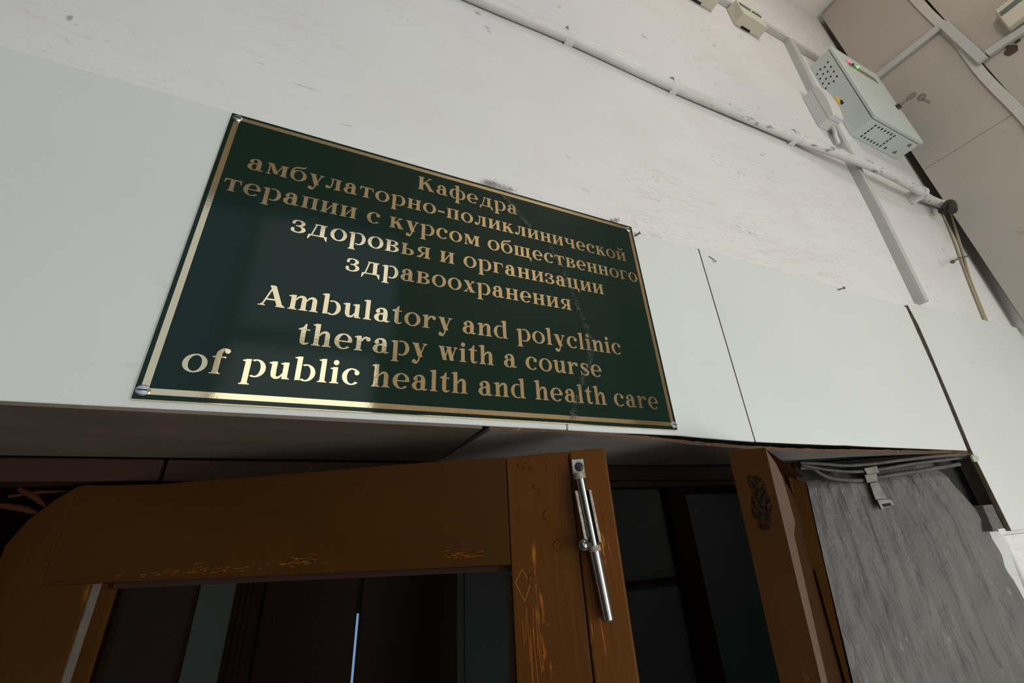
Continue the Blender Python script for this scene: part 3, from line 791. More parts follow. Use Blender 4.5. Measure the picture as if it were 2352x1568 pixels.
gb = MB(); lpoly(gb, [(.4865, -.86), (.4925, -.86), (.4925, -.035), (.4865, -.035)], -.018, -.008)
build('glazing_bead', gb, M_BROWND, d1)
# plugged dowel heads and paint blisters on the stile
for s, z, r in ((.5135, -.038, .0048), (.534, .018, .0055), (.541, -.010, .0050), (.522, .046, .002), (.527, .040, .0016), (.5145, .068, .003), (.520, .064, .0025), (.508, .069, .002)):
    build('dowel_head' if r > .004 else 'paint_blister', MB().lathe([(-.001, r), (.0004, r), (.0010, r * .86), (.0008, r * .6), (.0009, .0001)], L(s, 0, z), DN, 20), M_BROWN, d1)
# diamond scratched into the paint
dia = [(.4965, -.040), (.504, -.0285), (.5105, -.042), (.5045, -.0555)]
M_SCR = plain('scratched_wood', (.30, .088, .012), .6)
M_SCR.node_tree.nodes['Principled BSDF'].inputs['Specular IOR Level'].default_value = .05
sc = MB()
def scratch(mb, pts, w=.0007, n=.0003):
    for (s0, z0), (s1, z1) in zip(pts, pts[1:]):
        d = Vector((s1 - s0, z1 - z0, 0)).normalized(); o = Vector((-d.y, d.x, 0)) * w / 2
        mb.add([L(s0 - o.x, n, z0 - o.y), L(s1 - o.x, n, z1 - o.y), L(s1 + o.x, n, z1 + o.y), L(s0 + o.x, n, z0 + o.y)], [(0, 1, 2, 3)])
scratch(sc, dia + [dia[0]])
for i in range(10):
    s = .495 + random.random() * .022; z = -.058 - random.random() * .03
    scratch(sc, [(s, z), (s + .002 * random.uniform(-1, 1), z - .02 - .03 * random.random())], .0004)
build('scratches', sc, M_SCR, d1, label='orange scratches in the paint')
sc = MB()
for c0, c1, zz in ((.10, .18, -.0155), (.15, .24, -.0165), (.25, .30, -.013), (.42, .46, -.016)):
    for i in range(34):
        s = random.gauss((c0 + c1) / 2, (c1 - c0) / 3.2); z = zz + abs(random.gauss(0, .0032))
        scratch(sc, [(s, z), (s + random.uniform(.001, .007), z + .0014 * random.uniform(-1, 1))], random.uniform(.0001, .0004))
build('scratches', sc, M_SCR, d1, label='orange rub marks along the rail')

# barrel bolt: plate, collars, tube, guide cheeks, knob, lower sleeve
def bolt():
    o = build('barrel_bolt', lbox(MB(), .5622, .5745, .0018, .0036, .052, .0790) if False else lbox(MB(), .5628, .5752, .0022, .0046, .0555, .0705), plain('chipped_white_paint', (.42, .40, .36), .6, .1, .6, 260), d1, bevel=.0006, label='chrome barrel bolt with ball knob')
    ax = Vector((0, 0, -1))
    lean = Vector((.0105 * DU.x, .0105 * DU.y, 0)) / .125
    axis = (ax + lean).normalized()
    P0 = L(.5688, .0088, .0545)
    def q(t): return P0 + axis * t
    build('screw', MB().lathe([(0, .0046), (.0012, .0044), (.0019, .003), (.0020, .0001)], L(.5702, .0046, .0625), DN, 18), M_DSCREW, o, label='black cross-head screw')
    x = MB(); c = L(.5702, .0067, .0625)
    for a in (DU, Vector((0, 0, 1))):
        b2 = Vector((0, 0, 1)) if a is DU else DU
        x.add([c - a * .0022 - b2 * .0005, c + a * .0022 - b2 * .0005, c + a * .0022 + b2 * .0005, c - a * .0022 + b2 * .0005], [(0, 1, 2, 3)])
    build('screw_cross', x, M_HOLE, o)
    M_OLD = plain('rusty_paint', (.33, .27, .20), .6, .3, .6, 300)
    build('collar', MB().lathe([(-.001, .0030), (-.001, .0062), (.0040, .0064), (.0046, .0058), (.0046, .003)], q(0), axis, 20), M_OLD, o)
    build('bolt_tube', MB().lathe([(.004, .0001), (.004, .0054), (.072, .0052), (.072, .0001)], q(0), axis, 24), M_CHROME, o)
    for sg in (-1, 1):
        g2 = MB(); a = q(.016) + DU * .0068 * sg; e = q(.064) + DU * .0066 * sg
        g2.hexa([a - DU * .0013 - DN * .0066, a + DU * .0013 - DN * .0066, a + DU * .0016 + DN * .004, a - DU * .0012 + DN * .0046,
                 e - DU * .0013 - DN * .0066, e + DU * .0013 - DN * .0066, e + DU * .0016 + DN * .003, e - DU * .0012 + DN * .0036])
        build('guide_cheek', g2, plain('chipped_paint', (.42, .36, .30), .6, .2, .7, 240), o, bevel=.0006, label='paint-chipped steel guide')
    k = q(.0655) - DU * .0105 + DN * .0085
    build('knob', MB().ball(k, .0061, 20).tube([q(.0655), k], .0032, 14), M_CHROME, o)
    build('collar', MB().lathe([(.0665, .003), (.0665, .0064), (.0715, .0064), (.0715, .003)], q(0), axis, 22), M_OLD, o)
    build('lower_sleeve', MB().lathe([(.0715, .0001), (.0715, .0060), (.1265, .0054), (.1275, .0048), (.1275, .0001)], q(0), axis, 24), plain('worn_nickel', (.27, .25, .23), .22, 1.0, .25, 120), o)
    back = MB(); lbox(back, .5655, .5800, .0022, .0034, -.069, .050)
    build('base_strip', MB().prism([q(.002) - DU * .0045 - DN * .0066, q(.002) + DU * .0045 - DN * .0066, q(.070) + DU * .0045 - DN * .0066, q(.070) - DU * .0045 - DN * .0066], DN * .0012), M_OLD, o)
bolt()

# right leaf: opened far out, we look at its meeting edge
A = atz(1672, 1036.5, .08); B = atz(1758, 1030.5, .08)
HG = Vector((.985, .185, .08))
def lowpt(p, px, py):          # the point of the same upright seen at the bottom of the photo
    r = ray(px, py); o = Vector((0, CY, 0))
    t = ((p.x - 0) * r.x + (p.y - CY) * r.y) / (r.x ** 2 + r.y ** 2)
    e = o + r * t
    return e
Ae, Be = lowpt(A, 1792, 1568), lowpt(B, 1886, 1568)
d2 = thing('door_2', 'narrow brown door leaf seen edge-on, with a worn rough patch', 'door', ((A.x + B.x) / 2, (A.y + B.y) / 2 + .1, ZB), kind='structure')
BD = (HG - B); BD.z = 0; BD.normalize()
SD = Vector((-BD.y, BD.x, 0))                      # towards the leaf's other face
def leaf(top4, bot4): return MB().hexa([bot4[0], bot4[1], bot4[2], bot4[3], top4[0], top4[1], top4[2], top4[3]])
C1 = B + Vector((.0075, .0035, -.0035)); C1e = Be + Vector((.0075, .0035, 0))
def down(p, e, z): d = (e - p) / (e.z - p.z); return p + d * (z - p.z)
mid = -.3
back = A + BD * .12
mb = MB()
# meeting edge slab
N1 = 40
def edgegrid(u, v):
    z = .08 - v * .36
    a = down(A, Ae, z); c = down(B, Be, z)
    p = a.lerp(c, u)
    wv = 0
    if v == 0: p.z += .0016 * u
    return p + Vector((-.42, -.9, 0)) * wv + (Vector((0.0022, .0008, 0)) * math.sin(min(max((v - .14) / .25, 0), 1) * math.pi) * (1 - u))
mb.grid(edgegrid, 10, 60, False)
mb.add([down(A, Ae, -.28), down(B, Be, -.28), down(B, Be, ZB), down(A, Ae, ZB)], [(0, 1, 2, 3)])
mb.add([A, B, B + BD * .5, A + BD * .44], [(0, 1, 2, 3)])                                   # top
mb.add([A, A + BD * .44, down(A, Ae, ZB) + BD * .44, down(A, Ae, ZB)], [(0, 1, 2, 3)])      # far face
build('stile', mb, M_BROWN2, d2, label='meeting edge of the leaf')
# the rebate strip, pale pinkish, widest at the top
rb = MB()
st = [(1757.5, 1030.5, 1757.5, 1031), (1772, 1075, 1783, 1065), (1781, 1105, 1795, 1090), (1797, 1155, 1813, 1150), (1813, 1200, 1826.5, 1201), (1820, 1223, 1824, 1228), (1886, 1568, 1901, 1568)]
RB = B + BD * .012
vs = []
EDGE = []
for a, c, e, f2 in st:
    g = lowpt(B, a, c); p = down(B, Be, g.z) + Vector((.0002, -.0001, 0))
    q2 = lowpt(RB, e, f2); vs += [p, q2]; EDGE.append(q2)
rb.add(vs, [(2 * i, 2 * i + 1, 2 * i + 3, 2 * i + 2) for i in range(len(st) - 1)])
build('rebate', rb, M_PINK, d2, label='pale pinkish strip along the rebate')
# near face running to the hinge
nf = MB()
hs = [(1806, 1098), (1812, 1110), (1818, 1130), (1832, 1160), (1843, 1200), (1847, 1228), (1934, 1568)]
vs = []
for q2, (e, f2) in list(zip(EDGE, hs))[2:]:
    vs += [q2, lowpt(HG, e, f2)]
nf.add(vs, [(2 * i, 2 * i + 1, 2 * i + 3, 2 * i + 2) for i in range(len(vs) // 2 - 1)])
build('face', nf, M_BROWN2, d2)
# rough worn patch: a black crackled area on the edge
def m_worn():
    t = NT('worn_black'); v = t.mapping((1, 1, 1))
    n = t.noise(v, 260, 5, .7)
    c = t.ramp(n, [(.40, (.003, .002, .002)), (.56, (.014, .008, .005)), (.80, (.07, .03, .012))])
    t.bump(n, .6, .001); t.set(c, .8, 0, .01)
    tr = t.n.new('ShaderNodeBsdfTransparent'); mx = t.n.new('ShaderNodeMixShader')
    t.l.new(t.math('MULTIPLY', t.ramp(t.noise(v, 130, 6, .75), [(.38, 0.0), (.47, 1.0)]), t.ramp(t.noise(v, 55, 5, .7), [(.40, 0.0), (.50, 1.0)])), mx.inputs[0]); t.l.new(t.b.outputs[0], mx.inputs[2]); t.l.new(tr.outputs[0], mx.inputs[1])
    t.l.new(mx.outputs[0], t.n['Material Output'].inputs[0]); return t.m
wp = MB()
out = [(1716, 1097), (1722, 1090), (1736, 1093), (1749, 1098), (1757, 1112), (1760, 1130), (1768, 1143), (1775, 1165), (1768, 1180), (1774, 1200), (1768, 1214), (1755, 1218), (1744, 1210), (1741, 1195), (1733, 1190), (1730, 1170), (1727, 1150), (1728, 1130), (1721, 1112)]
def on_edge(px, py):
    r = ray(px, py); o = Vector((0, CY, 0)); n2 = (B - A).cross(Ae - A); t = (A - o).dot(n2) / r.dot(n2); return o + r * t
cen = on_edge(1747, 1150)
vs = [cen + Vector((-.0003, -.0006, 0))] + [on_edge(*p) + Vector((-.0003, -.0005, 0)) for p in out]
wp.add(vs, [(0, i + 1, (i + 1) % len(out) + 1) for i in range(len(out))])
build('worn_patch', wp, m_worn(), d2, label='black rough worn patch')

# ------------------------------------------------------------------ dark vestibule behind the doorway
VY = 1.3
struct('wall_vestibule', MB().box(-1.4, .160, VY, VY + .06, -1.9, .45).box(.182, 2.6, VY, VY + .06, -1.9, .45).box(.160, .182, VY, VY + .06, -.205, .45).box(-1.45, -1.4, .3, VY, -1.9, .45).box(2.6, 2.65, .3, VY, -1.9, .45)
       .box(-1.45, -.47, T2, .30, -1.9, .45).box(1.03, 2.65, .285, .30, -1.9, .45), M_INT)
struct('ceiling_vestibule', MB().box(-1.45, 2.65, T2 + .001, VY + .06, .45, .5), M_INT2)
struct('shade_cover', MB().box(-1.4, -.301, VY - .02, VY, -1.9, .45).box(-.188, -.172, VY - .02, VY, -1.9, .45).box(-.156, -.122, VY - .02, VY, -1.9, .45), M_INTB)  # dark panels added over the wall, its shade put into their colour
struct('trim_2', MB().box(1.575, 1.690, VY - .05, VY, -1.9, .45), M_INTB)
struct('trim_3', MB().box(1.0, 1.575, VY - .02, VY, -.224, -.206).box(1.69, 2.6, VY - .02, VY, .158, .45), M_INTB)
struct('trim_4', MB().box(-.30, -.205, VY - .012, VY, -1.9, .45), plain('vestibule_board', (.16, .165, .16), .7, 0, .1, 8))
struct('trim_5', MB().box(-.20, -.19, VY - .03, VY, -1.9, .45).box(-.17, -.158, VY - .03, VY, -1.9, .45), M_INTB)
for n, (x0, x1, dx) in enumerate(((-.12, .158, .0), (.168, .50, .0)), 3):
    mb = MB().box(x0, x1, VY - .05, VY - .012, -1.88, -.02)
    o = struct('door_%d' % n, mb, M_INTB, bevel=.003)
    o['label'] = ('dark inner door leaf left of the bright slit, seen through the glass', 'dark inner door leaf right of the bright slit, seen through the glass')[n - 3]; o['category'] = 'door'
struct('trim_6', MB().box(.54, .73, VY - .012, VY, -1.9, .45), plain('vestibule_board_right', (.15, .155, .15), .7, 0, .1, 8))
# ------------------------------------------------------------------ cables and trunking on the front wall
def path(pts, y): return [at(px, py, yy) for (px, py), yy in zip(pts, y)]
def smooth(P, n=6):
    Q = []; P = [P[0]] + P + [P[-1]]
    for i in range(1, len(P) - 2):
        for k in range(n):
            t = k / n
            Q.append(.5 * (2 * P[i] + (P[i + 1] - P[i - 1]) * t + (2 * P[i - 1] - 5 * P[i] + 4 * P[i + 1] - P[i + 2]) * t * t + (3 * P[i] - P[i - 1] - 3 * P[i + 1] + P[i + 2]) * t ** 3))
    Q.append(P[-2]); return Q
XC = [(-.35, .975), (.17, .998), (.385, 1.012), (.66, 1.010), (.885, 1.018), (1.15, 1.028), (1.34, 1.018), (1.55, 1.012), (1.75, 1.012), (1.90, 1.030), (2.035, 1.052)]
off = [0, 0, 0, 0, .002, .006, .022, .034, .030, .012, .008]
lowc = [Vector((x, YW - .0125 - o, z - .006)) for (x, z), o in zip(XC, off)]
upc = [Vector((x, YW - .0075 - o * .8, z + .0135 + (.003 if i % 2 else 0))) for i, ((x, z), o) in enumerate(zip(XC, off))]
cb = build('cable_bundle', MB().tube(smooth(lowc), .0125, 16), M_CABLE, label='thick white-painted cables sagging across the upper wall into the corner', category='cable')
build('thin_cable', MB().tube(smooth(upc), .0068, 12), M_CABLE, cb, label='thinner cable on top of the thick one')
third = [p + Vector((0, -.006, .011)) for p in lowc[4:]]
build('thin_cable', MB().tube(smooth(third), .0055, 10), M_CABLE, cb)
for i, (x, dz) in enumerate(((.385, .012), (.690, .014), (1.155, .015), (1.80, .016))):
    k = min(range(len(XC)), key=lambda j: abs(XC[j][0] - x)); z = XC[k][1] + .002; o = off[k]
    c = MB(); n = 14; cy, cz = YW - .004 - o, z - .001
    prof = [Vector((0, cy - .0232 * abs(math.sin(math.pi * j / n)) ** .8, cz - .0210 * math.cos(math.pi * j / n))) for j in range(n + 1)]
    prof = [Vector((0, YW, prof[0].z))] + prof + [Vector((0, YW, prof[-1].z))]
    c.prism([p + Vector((x - .010, 0, 0)) for p in prof], (.020, 0, 0))
    build('cable_clip', c, M_CABLE, cb)
bs = build('cable_sleeve', MB().tube(smooth([at(2166, 484, -.022), at(2172, 474, -.03), at(2178, 466, -.036), at(2184, 466, -.042), at(2188, 472, -.048), at(2189, 484, -.052)]), [.014] * 5 + [.0115] * 40, 12), M_BLACKC, label='black rubber sleeve where the cables enter the corner', category='sleeve')

# horizontal trunking on the front wall, in two runs, then the upright piece
def trunk(mb, x0, x1, z0, z1, y0, d, zs=0.0):
    return mb.hexa([(x0, y0 - d, z0), (x1, y0 - d, z0 + zs), (x1, y0, z0 + zs), (x0, y0, z0), (x0, y0 - d, z1), (x1, y0 - d, z1 + zs), (x1, y0, z1 + zs), (x0, y0, z1)])
th = thing('cable_trunking', 'white plastic trunking running level near the ceiling of the front wall', 'trunking', (1.3, YW, 1.76))
mb = MB(); trunk(mb, .3, 1.5155, 1.765, 1.803, YW, .016, .010); trunk(mb, 1.560, 2.032, 1.768, 1.806, YW, .016, .006)
build('duct', mb, M_TRUNK, th, bevel=.0015)
build('lid', trunk(trunk(MB(), .3, 1.5155, 1.769, 1.799, YW - .016, .0022, .010), 1.56, 2.032, 1.772, 1.802, YW - .016, .0022, .006), M_TRUNK, th, bevel=.0008)
rc = build('red_cable', MB().tube([(.3, YW - .004, 1.8095), (1.0, YW - .004, 1.8175), (1.3, YW - .004, 1.822), (1.53, YW - .004, 1.823), (1.57, YW - .004, 1.820)], .0052, 8), M_RED, label='dark red cable lying on top of the level trunking', category='cable')
tv = thing('cable_trunking', 'upright pale trunking passing behind the cables down to the panels', 'trunking', (1.45, YW, .5))
P = [at(1799, 97, YW), at(1853, 209, YW), at(1912, 318, YW), at(1965, 420, YW), at(2006, 500, YW), at(2050, 592, YW), at(2085, 665, YW), at(2100, 697, YW)]
mb = MB(); lid = MB()
for a, c in zip(P, P[1:]):
    wa, wc = [.038 - .012 * min(max((1.78 - p.z) / 1.25, 0), 1) for p in (a, c)]
    mb.hexa([(c.x, YW - .020, c.z), (c.x + wc, YW - .020, c.z), (c.x + wc, YW, c.z), (c.x, YW, c.z), (a.x, YW - .020, a.z), (a.x + wa, YW - .020, a.z), (a.x + wa, YW, a.z), (a.x, YW, a.z)])
    lid.hexa([(c.x + .002, YW - .0225, c.z), (c.x + wc - .002, YW - .0225, c.z), (c.x + wc - .002, YW - .020, c.z), (c.x + .002, YW - .020, c.z),
              (a.x + .002, YW - .0225, a.z), (a.x + wa - .002, YW - .0225, a.z), (a.x + wa - .002, YW - .020, a.z), (a.x + .002, YW - .020, a.z)])
build('duct', mb, M_TRUNK, tv); build('lid', lid, M_TRUNK, tv)
# right-wall trunking: level, down the corner strip, level again
tr = thing('cable_trunking', 'stepped white trunking climbing along the side wall in the upper right corner', 'trunking', (2.05, -.25, 1.5))
def yx(px, py, x): return atx(px, py, x)
XW = 2.045
def bar(a, c, d, wd, mb, up):      # bar between two points on the side wall, depth d into the room
    a, c = Vector(a), Vector(c); t = (c - a).normalized(); s = Vector(up) * wd / 2; i = Vector((-d, 0, 0))
    return mb.hexa([a - s, c - s, c - s + i, a - s + i, a + s, c + s, c + s + i, a + s + i])
za = xr(1.77)
p1, p2 = atx(2024, 168, za), atx(2168, 60, za)
p3 = atx(2253, 138, xr(1.5)); p4 = atx(2380, 62, xr(1.5))
p1.y = -.034; p2.y = max(p2.y, -.300)
build('duct', bar((za, -.034, p2.z + .015), (za, p2.y - .012, p2.z), .016, .030, MB(), (0, 0, 1)), M_TRUNK, tr, bevel=.0015)
build('duct', bar((za - .004, p2.y - .004, p2.z - .004), (xr(1.5) - .004, p3.y - .004, p3.z - .018), .016, .026, MB(), (0, 1, 0)), M_TRUNK, tr, bevel=.0015)
build('duct', bar((xr(1.5) + .001, p3.y - .020, p3.z), (xr(1.5) + .001, p4.y - .35, p4.z - .02), .016, .028, MB(), (0, 0, 1)), M_TRUNK, tr, bevel=.0015)

# ------------------------------------------------------------------ alarm boxes
def beige_box(label):
    t = thing('alarm_box', label, 'alarm box', (1.2475, YW, 1.660), 'beige alarm boxes')
    x0, x1, z0, z1 = 1.180, 1.315, 1.660, 1.762
    h = MB().hexa([(x0 + .004, -.033, z0 + .0), (x1 - .002, -.033, z0), (x1, YW, z0), (x0, YW, z0), (x0 + .010, -.029, z1), (x1 - .008, -.029, z1), (x1, YW, z1), (x0, YW, z1)])
    build('housing', h, M_BEIGE, t, bevel=.003)
    s = build('stripe', MB().hexa([(x0 + .012, -.0335, z1 - .040), (x1 - .010, -.0335, z1 - .040), (x1 - .010, -.030, z1 - .040), (x0 + .012, -.030, z1 - .040),
                               (x0 + .013, -.0322, z1 - .022), (x1 - .011, -.0322, z1 - .022), (x1 - .011, -.029, z1 - .022), (x0 + .013, -.029, z1 - .022)]), M_STRIPE, t, label='dull green window stripe')
    build('led', MB().ball((x0 + .066, -.0342, z1 - .043), .0022, 10), M_LEDG, t)
    build('slot', MB().box(x0 + .032, x0 + .078, YW - .009, YW - .002, z0 - .0008, z0 + .001), M_HOLE, t)
    return t
def dup(root, loc, rotz, label):
    r = root.copy(); C.objects.link(r); r.location = loc; r.rotation_euler = (0, 0, rotz); r['label'] = label
    for ch in list(root.children):
        c = ch.copy(); C.objects.link(c); c.parent = r
        for g2 in ch.children:
            d = g2.copy(); C.objects.link(d); d.parent = c
    return r
bb = beige_box('beige alarm box with a green light, nearest the grey cabinet')
dup(bb, Vector((.998, YW, 1.652 + Z0)), 0, 'beige alarm box cut off by the top of the photo, left of its twin')
ct = atx(2350, 12, xr(1.66) - .02)
dup(bb, Vector((xr(1.6) + .001, ct.y - .010, ct.z - .058 + Z0)), -math.pi / 2, 'beige alarm box on the side wall at the far top right')

# ------------------------------------------------------------------ grey metal cabinet with lights, lock and keys
def cabinet():
    x0, x1, z0, z1, yf = 1.628, 1.940, 1.268, 1.684, -.078
    t = thing('power_supply_cabinet', 'grey metal wall cabinet with red and green lights in the upper corner', 'cabinet', ((x0 + x1) / 2, YW, z0))
    build('body', MB().box(x0 + .002, x1 - .002, yf + .014, YW, z0 + .002, z1 - .002), M_GREYBOX, t, bevel=.002)
    dr = build('door', MB().box(x0, x1, yf, yf + .0125, z0, z1), M_GREYBOX, t, bevel=.003)
    h2 = (MB(), MB()); hole = MB()
    def hl(x, y, z, n, r=.0034):
        u, v = {'x': (Vector((0, 1, 0)), Vector((0, 0, 1))), 'z': (Vector((1, 0, 0)), Vector((0, 1, 0)))}[n]
        o = Vector((x, y, z)); pts = [o + u * r * math.cos(a * math.pi / 5) + v * r * 1.25 * math.sin(a * math.pi / 5) for a in range(10)]
        (h2[n == 'z'] if r < .0042 else hole).add(pts, [tuple(range(10))])
    for i in range(4):
        for j in range(4):
            hl(x0 + .0012, -.045 + .0150 * i, z1 - .055 - .030 * j - .008 * (i % 2), 'x')
    for i in range(7):
        for y in (-.052, -.006): hl(x0 + .045 + .020 * i, y, z0 + .0012, 'z', .0038)
    for y in (-.040, -.029, -.018):
        hl(x0 + .045, y, z0 + .0012, 'z', .0038); hl(x0 + .165, y, z0 + .0012, 'z', .0038)
    hl(x0 + .195, -.008, z0 + .0012, 'z', .0045)
    build('vent_holes', h2[0], M_HOLE, t); build('vent_holes', h2[1], M_HOLE, t); build('cable_hole', hole, M_HOLE, t)
    rust = plain('rust', (.20, .13, .05), .8)
    for x, y in ((x0 + .272, -.050), (x0 + .255, -.010)):
        ru = MB().add([Vector((x, y, z0 + .0011)) + Vector((.009 * math.cos(a), .006 * math.sin(a), 0)) * (1 + .25 * math.sin(3 * a)) for a in [k * math.pi / 8 for k in range(16)]], [tuple(range(16))])
        build('rust_spot', ru, rust, t, label='brown rust spot underneath')
    zl = z1 - .062
    build('light_strip', MB().hexa([(x0 + .052, yf - .0006, zl - .034), (x1 - .060, yf - .0006, zl - .034), (x1 - .060, yf + .001, zl - .034), (x0 + .052, yf + .001, zl - .034),
                                  (x0 + .052, yf - .0006, zl), (x1 - .060, yf - .0006, zl), (x1 - .060, yf + .001, zl), (x0 + .052, yf + .001, zl)]), M_LABEL, dr, label='olive strip with three lamps')
    for i, m in enumerate((M_LEDR, M_DSCREW, M_LEDG)):
        build('led', MB().ball((x0 + .064 + .030 * i, yf - .002, zl - .006), .0055 if i != 1 else .0045, 12), m, dr, label=('lit red lamp', 'unlit lamp', 'lit green lamp')[i])
    lk = Vector((x1 - .030, yf, z0 + .190))
    l = build('lock', MB().lathe([(0, .0001), (0, .013), (.006, .012), (.012, .010), (.012, .0001)], lk, (0, -1, 0), 20), M_CHROME, dr)
    k = MB()
    kp = lk + Vector((.002, -.014, 0))
    k.prism([kp + Vector((-.0012, 0, -.004)), kp + Vector((-.0012, -.020, -.003)), kp + Vector((-.0012, -.020, .003)), kp + Vector((-.0012, 0, .004))], (.0022, 0, 0))
    cpt = kp + Vector((0, -.034, .002))
    k.prism([cpt + Vector((-.0012, .016 * math.cos(a), .013 * math.sin(a))) for a in [i * math.pi / 8 for i in range(16)]], (.0022, 0, 0))
    keym = plain('key_brass', (.27, .235, .20), .5, .5)
    build('key', k, keym, l)
    k = MB(); c2 = kp + Vector((.012, -.052, -.022))
    k.prism([c2 + Vector((-.0012, .014 * math.cos(a), .015 * math.sin(a))) for a in [i * math.pi / 8 for i in range(16)]], (.0022, 0, 0))
    k.prism([c2 + Vector((-.0012, -.004, -.012)), c2 + Vector((-.0012, -.012, -.042)), c2 + Vector((-.0012, -.004, -.044)), c2 + Vector((-.0012, .006, -.012))], (.0022, 0, 0))
    build('key', k, keym, l)
cabinet()

# ------------------------------------------------------------------ white socket box with plugged connectors
def socket_box():
    x0, x1, z0, z1, yf = 1.408, 1.466, 1.212, 1.366, -.046
    t = thing('junction_box', 'white plastic junction box on the upright trunking beside the grey cabinet', 'junction box', ((x0 + x1) / 2, YW, z0))
    n = 10; pts = []
    for i in range(n + 1):
        u = i / n; z = z1 - (z1 - z0) * u
        pts.append((x0, yf - .007 * math.sin(u * math.pi) + .004, z))
    poly = [Vector(p) for p in pts] + [Vector((x0, YW, z0)), Vector((x0, YW, z1))]
    build('housing', MB().prism(poly, (x1 - x0, 0, 0)), M_WHITEBOX, t, bevel=.002)
    build('lid_line', MB().box(x0 - .0004, x1 + .0004, yf + .020, yf + .0212, z0 - .0004, z1 + .0004), M_GREYLEAD, t)
    build('plug', MB().box(x1 - .004, x1 + .020, yf - .001, yf + .020, z1 - .070, z1 - .034), M_GREYLEAD, t, bevel=.003)
    build('plug', MB().box(x1 + .014, x1 + .034, yf - .005, yf + .012, z1 - .052, z1 - .032).box(x1 + .018, x1 + .028, yf - .004, yf + .010, z1 - .064, z1 - .050), M_YELLOW, t, bevel=.003, label='orange-yellow plug')
    build('plug', MB().tube([(x1 + .034, yf + .002, z1 - .040), (x1 + .052, yf, z1 - .036), (x1 + .062, yf + .002, z1 - .040)], .005, 10), M_BLACKC, t, label='black plug tip')
    build('wire', MB().tube(smooth([Vector((x0 + .05, -.01, z0)), Vector((x0 + .052, -.008, z0 - .02)), Vector((x0 + .044, YW - .015, z0 - .045)), Vector((x0 + .047, YW - .012, z0 - .075))]), .006, 10), M_WHITEBOX, t)
socket_box()

# ------------------------------------------------------------------ nails, strings, dust
def nail(a, b, y, out, label, r=.0015, head=.0036, bend=0):
    p, q2 = at(*a, y), at(*b, y - out)
    d = (q2 - p).normalized()
    p = p - d * .002
    m = MB().tube([p, (p + q2) / 2 + Vector((0, 0, bend)), q2], r, 8)
    m.lathe([(0, head * .3), (0.0004, head), (.0012, head), (.0016, .0001)], q2, d, 12)
    return build('nail', m, M_NAIL, label=label, category='nail', group='bent nails left in the wall')
nail((1458, 542), (1469, 535), YP, .008, 'nail sticking out just right of the sign\'s upper corner')
nail((1926, 665), (1938, 661), YP, .012, 'nail near the top of the broad white panel')
nail((2222, 588), (2188, 601), YW, .03, 'long bent nail by the dark corner, strings hanging behind it', .0022, .006, .004)
nail((1628, 589), (1644, 600), YP, .004, 'small bent pin in the top corner of the broad panel', .0008, .0018, .002)
for lab, pts, r in (('thin string hanging left of the other by the dark corner', [(2165, 490), (2190, 550), (2208, 600), (2235, 670), (2262, 736)], .0028),
                    ('tan string hanging from the black sleeve past the bent nail', [(2182, 478), (2198, 535), (2212, 582), (2228, 640), (2266, 737)], .0036)):
    ys = [-.02, YW - .010, YW - .0045, YW - .0045, YW - .004] if r > .003 else [YW - .004] * 5
    build('string', MB().tube(smooth(path(pts, ys)), r, 6), M_STRING, label=lab, category='string')

def dust(label, spine, wid, n, y, r, seed, ln=.006, mat=M_DUST):
    rnd = random.Random(seed); mb = MB()
    for i in range(n):
        t = rnd.random() * (len(spine) - 1); k = min(int(t), len(spine) - 2); f = t - k
        x = spine[k][0] + (spine[k + 1][0] - spine[k][0]) * f; yy = spine[k][1] + (spine[k + 1][1] - spine[k][1]) * f
        c = at(x, yy, y - .0012 - rnd.random() * .002) + Vector((rnd.gauss(0, wid), 0, rnd.gauss(0, wid * .6)))
        pts = [c]
        a = rnd.uniform(0, 6.28)
        for s in range(3):
            a += rnd.gauss(0, .9); pts.append(pts[-1] + Vector((math.cos(a) * ln / 3, rnd.uniform(-.0003, .0003), math.sin(a) * ln / 3)))
        mb.tube(pts, r, 3, False)
    return build('cobweb', mb, mat, label=label, category='cobweb', kind='stuff')
dust('grey dusty cobweb trailing down across the sign lettering', [(1152, 446), (1170, 462), (1188, 485), (1205, 508), (1218, 520)], .0016, 130, 0, .00011, 1)
dust('wispy cobweb running down the right part of the sign', [(1262, 565), (1275, 585), (1290, 610), (1302, 640), (1312, 665), (1322, 690), (1330, 715), (1345, 745), (1352, 775), (1356, 810), (1353, 838), (1340, 860), (1335, 885), (1322, 915), (1316, 950), (1318, 962)], .0018, 420, 0, .00010, 2)
dust('tuft of grey dust on the top edge of the sign', [(1115, 418), (1130, 421), (1150, 428), (1180, 437)], .0030, 300, .004, .00012, 3, .008, plain('pale_dust', (.42, .39, .37), 1.0))
dust('brown scrap of dirt on the sign\'s top edge near its right corner', [(1402, 507), (1415, 508), (1421, 502)], .0008, 50, .003, .0002, 4, .006)

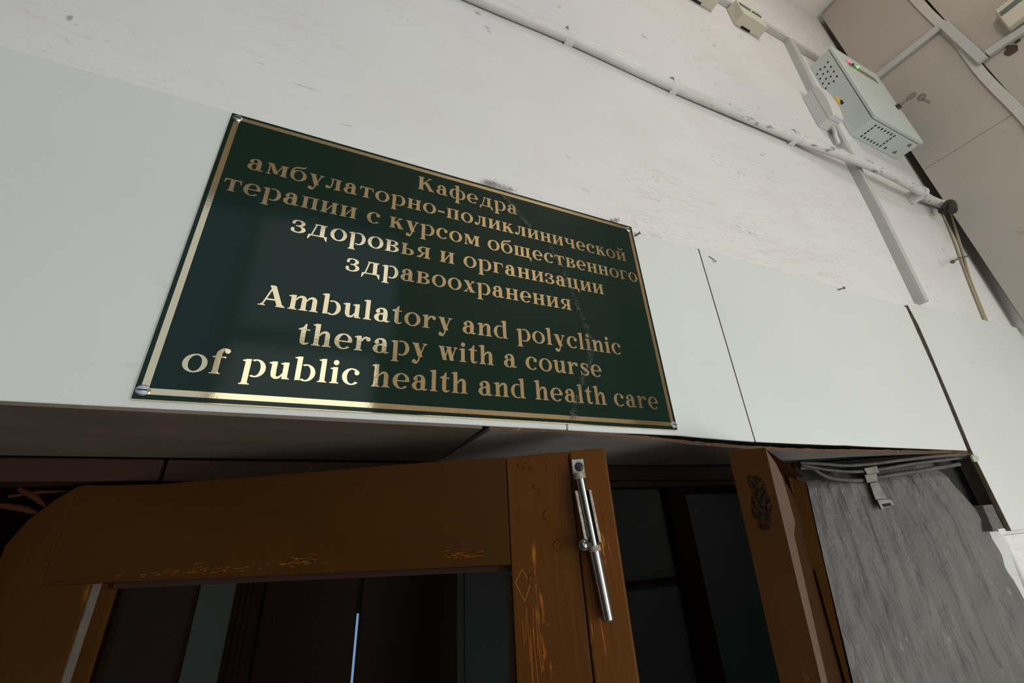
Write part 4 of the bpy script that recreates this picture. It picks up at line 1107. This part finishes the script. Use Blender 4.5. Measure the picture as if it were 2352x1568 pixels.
# ------------------------------------------------------------------ odds and ends at the right of the doorway
def onS(px, py, lift=.0):
    a = Vector((.985, .2, 0)); b = Vector((1.222, .014, 0)); n2 = Vector((-(b - a).y, (b - a).x, 0)).normalized()
    r = ray(px, py); o = Vector((0, CY, 0)); t = n2.dot(a - o) / n2.dot(r)
    p = o + r * t
    if n2.dot(o - a) < 0: n2 = -n2
    return p + n2 * lift
M_METAL = plain('dirty_tin', (.17, .15, .13), .5, .4, .5, 80)
hb = thing('strap_hanger', 'painted-over metal strap hanger on the grey plaster beside the door', 'strap', onS(2010, 1120))
def plate(px4, lift, th, mat, name, **k):
    pts = [onS(x, y, lift) for x, y in px4]; nn = onS(1000, 1000, 1) - onS(1000, 1000, 0)
    return build(name, MB().prism(pts[::-1], nn * th), mat, hb, bevel=.001, **k)
plate([(1972, 1078), (2002, 1072), (2008, 1088), (1980, 1092)], .010, .012, M_METAL, 'clamp')
plate([(1978, 1092), (2006, 1088), (2009, 1106), (1984, 1110)], .004, .010, plain('clamp_paint', (.17, .15, .14), .5, .2, .3, 90), 'clamp')
plate([(1994, 1110), (2012, 1106), (2036, 1148), (2008, 1150)], .002, .004, M_METAL, 'strap')
plate([(2008, 1148), (2040, 1146), (2048, 1160), (2018, 1170)], .003, .008, plain('buckle_paint', (.19, .17, .155), .5, .3, .3, 90), 'buckle')
plate([(2019, 1158), (2038, 1155), (2041, 1161), (2023, 1165)], .0112, .0008, M_HOLE, 'buckle_slot')
M_OLDC = plain('dusty_cable', (.11, .095, .082), .7, 0, .6, 60)
for lab, pts, r, lf in (('lowest dusty cable looping over the plaster beside the transom', [(1836, 1075), (1862, 1076), (1885, 1090), (1915, 1100), (1975, 1103), (2040, 1092), (2120, 1080), (2200, 1066)], .0042, .005),
                    ('dusty cable squeezed under the grey soffit board', [(1830, 1066), (1880, 1068), (1930, 1072), (1990, 1068), (2070, 1058), (2150, 1050), (2210, 1049)], .0036, .023),
                    ('thin dusty cable between the two thicker ones', [(1836, 1070), (1890, 1080), (1950, 1085), (2010, 1080), (2080, 1068), (2160, 1058), (2205, 1052)], .0032, .016)):
    build('old_cable', MB().tube(smooth([onS(x, y, lf) for x, y in pts]), r, 10), M_OLDC, label=lab, category='cable', group='dusty cables in the gap over the plaster')
build('wire_tag', MB().lathe([(0, .0001), (0, .008), (.003, .007), (.003, .0001)], onS(2213, 1057, .03), (-.3, -.9, -.2), 14), plain('pale_tag', (.40, .38, .28), .5), label='pale round tag at the end of the dusty cables', category='tag')
q4 = [at(2258, 1160, .010), at(2286, 1157, .010), at(2312, 1219, .010), at(2283, 1220, .010)]
build('wood_block', MB().prism(q4[::-1], (0, .022, 0)), plain('grey_block', (.13, .12, .105), .8, 0, .5, 120), bevel=.001, label='small grey block under the right panel\'s lower left corner', category='block')
# brown stains on the side wall
sp = MB()
for px, py, a, b2 in ((2323, 116, .016, .020), (2312, 106, .006, .006), (2338, 95, .008, .006)):
    p = atx(px, py, xr(1.5))
    p.x = xr(p.z) - .0006 + .0012
    sp.add([p + Vector((-.001, a * math.cos(k * math.pi / 8) * (1 + .08 * math.sin(k * 1.9)), b2 * math.sin(k * math.pi / 8) * (1 + .08 * math.cos(k * 1.3)))) for k in range(16)], [tuple(range(16))])
build('hole_stain', sp, plain('rust_hole', (.09, .05, .03), .9, 0, .5, 60), label='dark brown rust holes in the side wall under the trunking', category='hole')
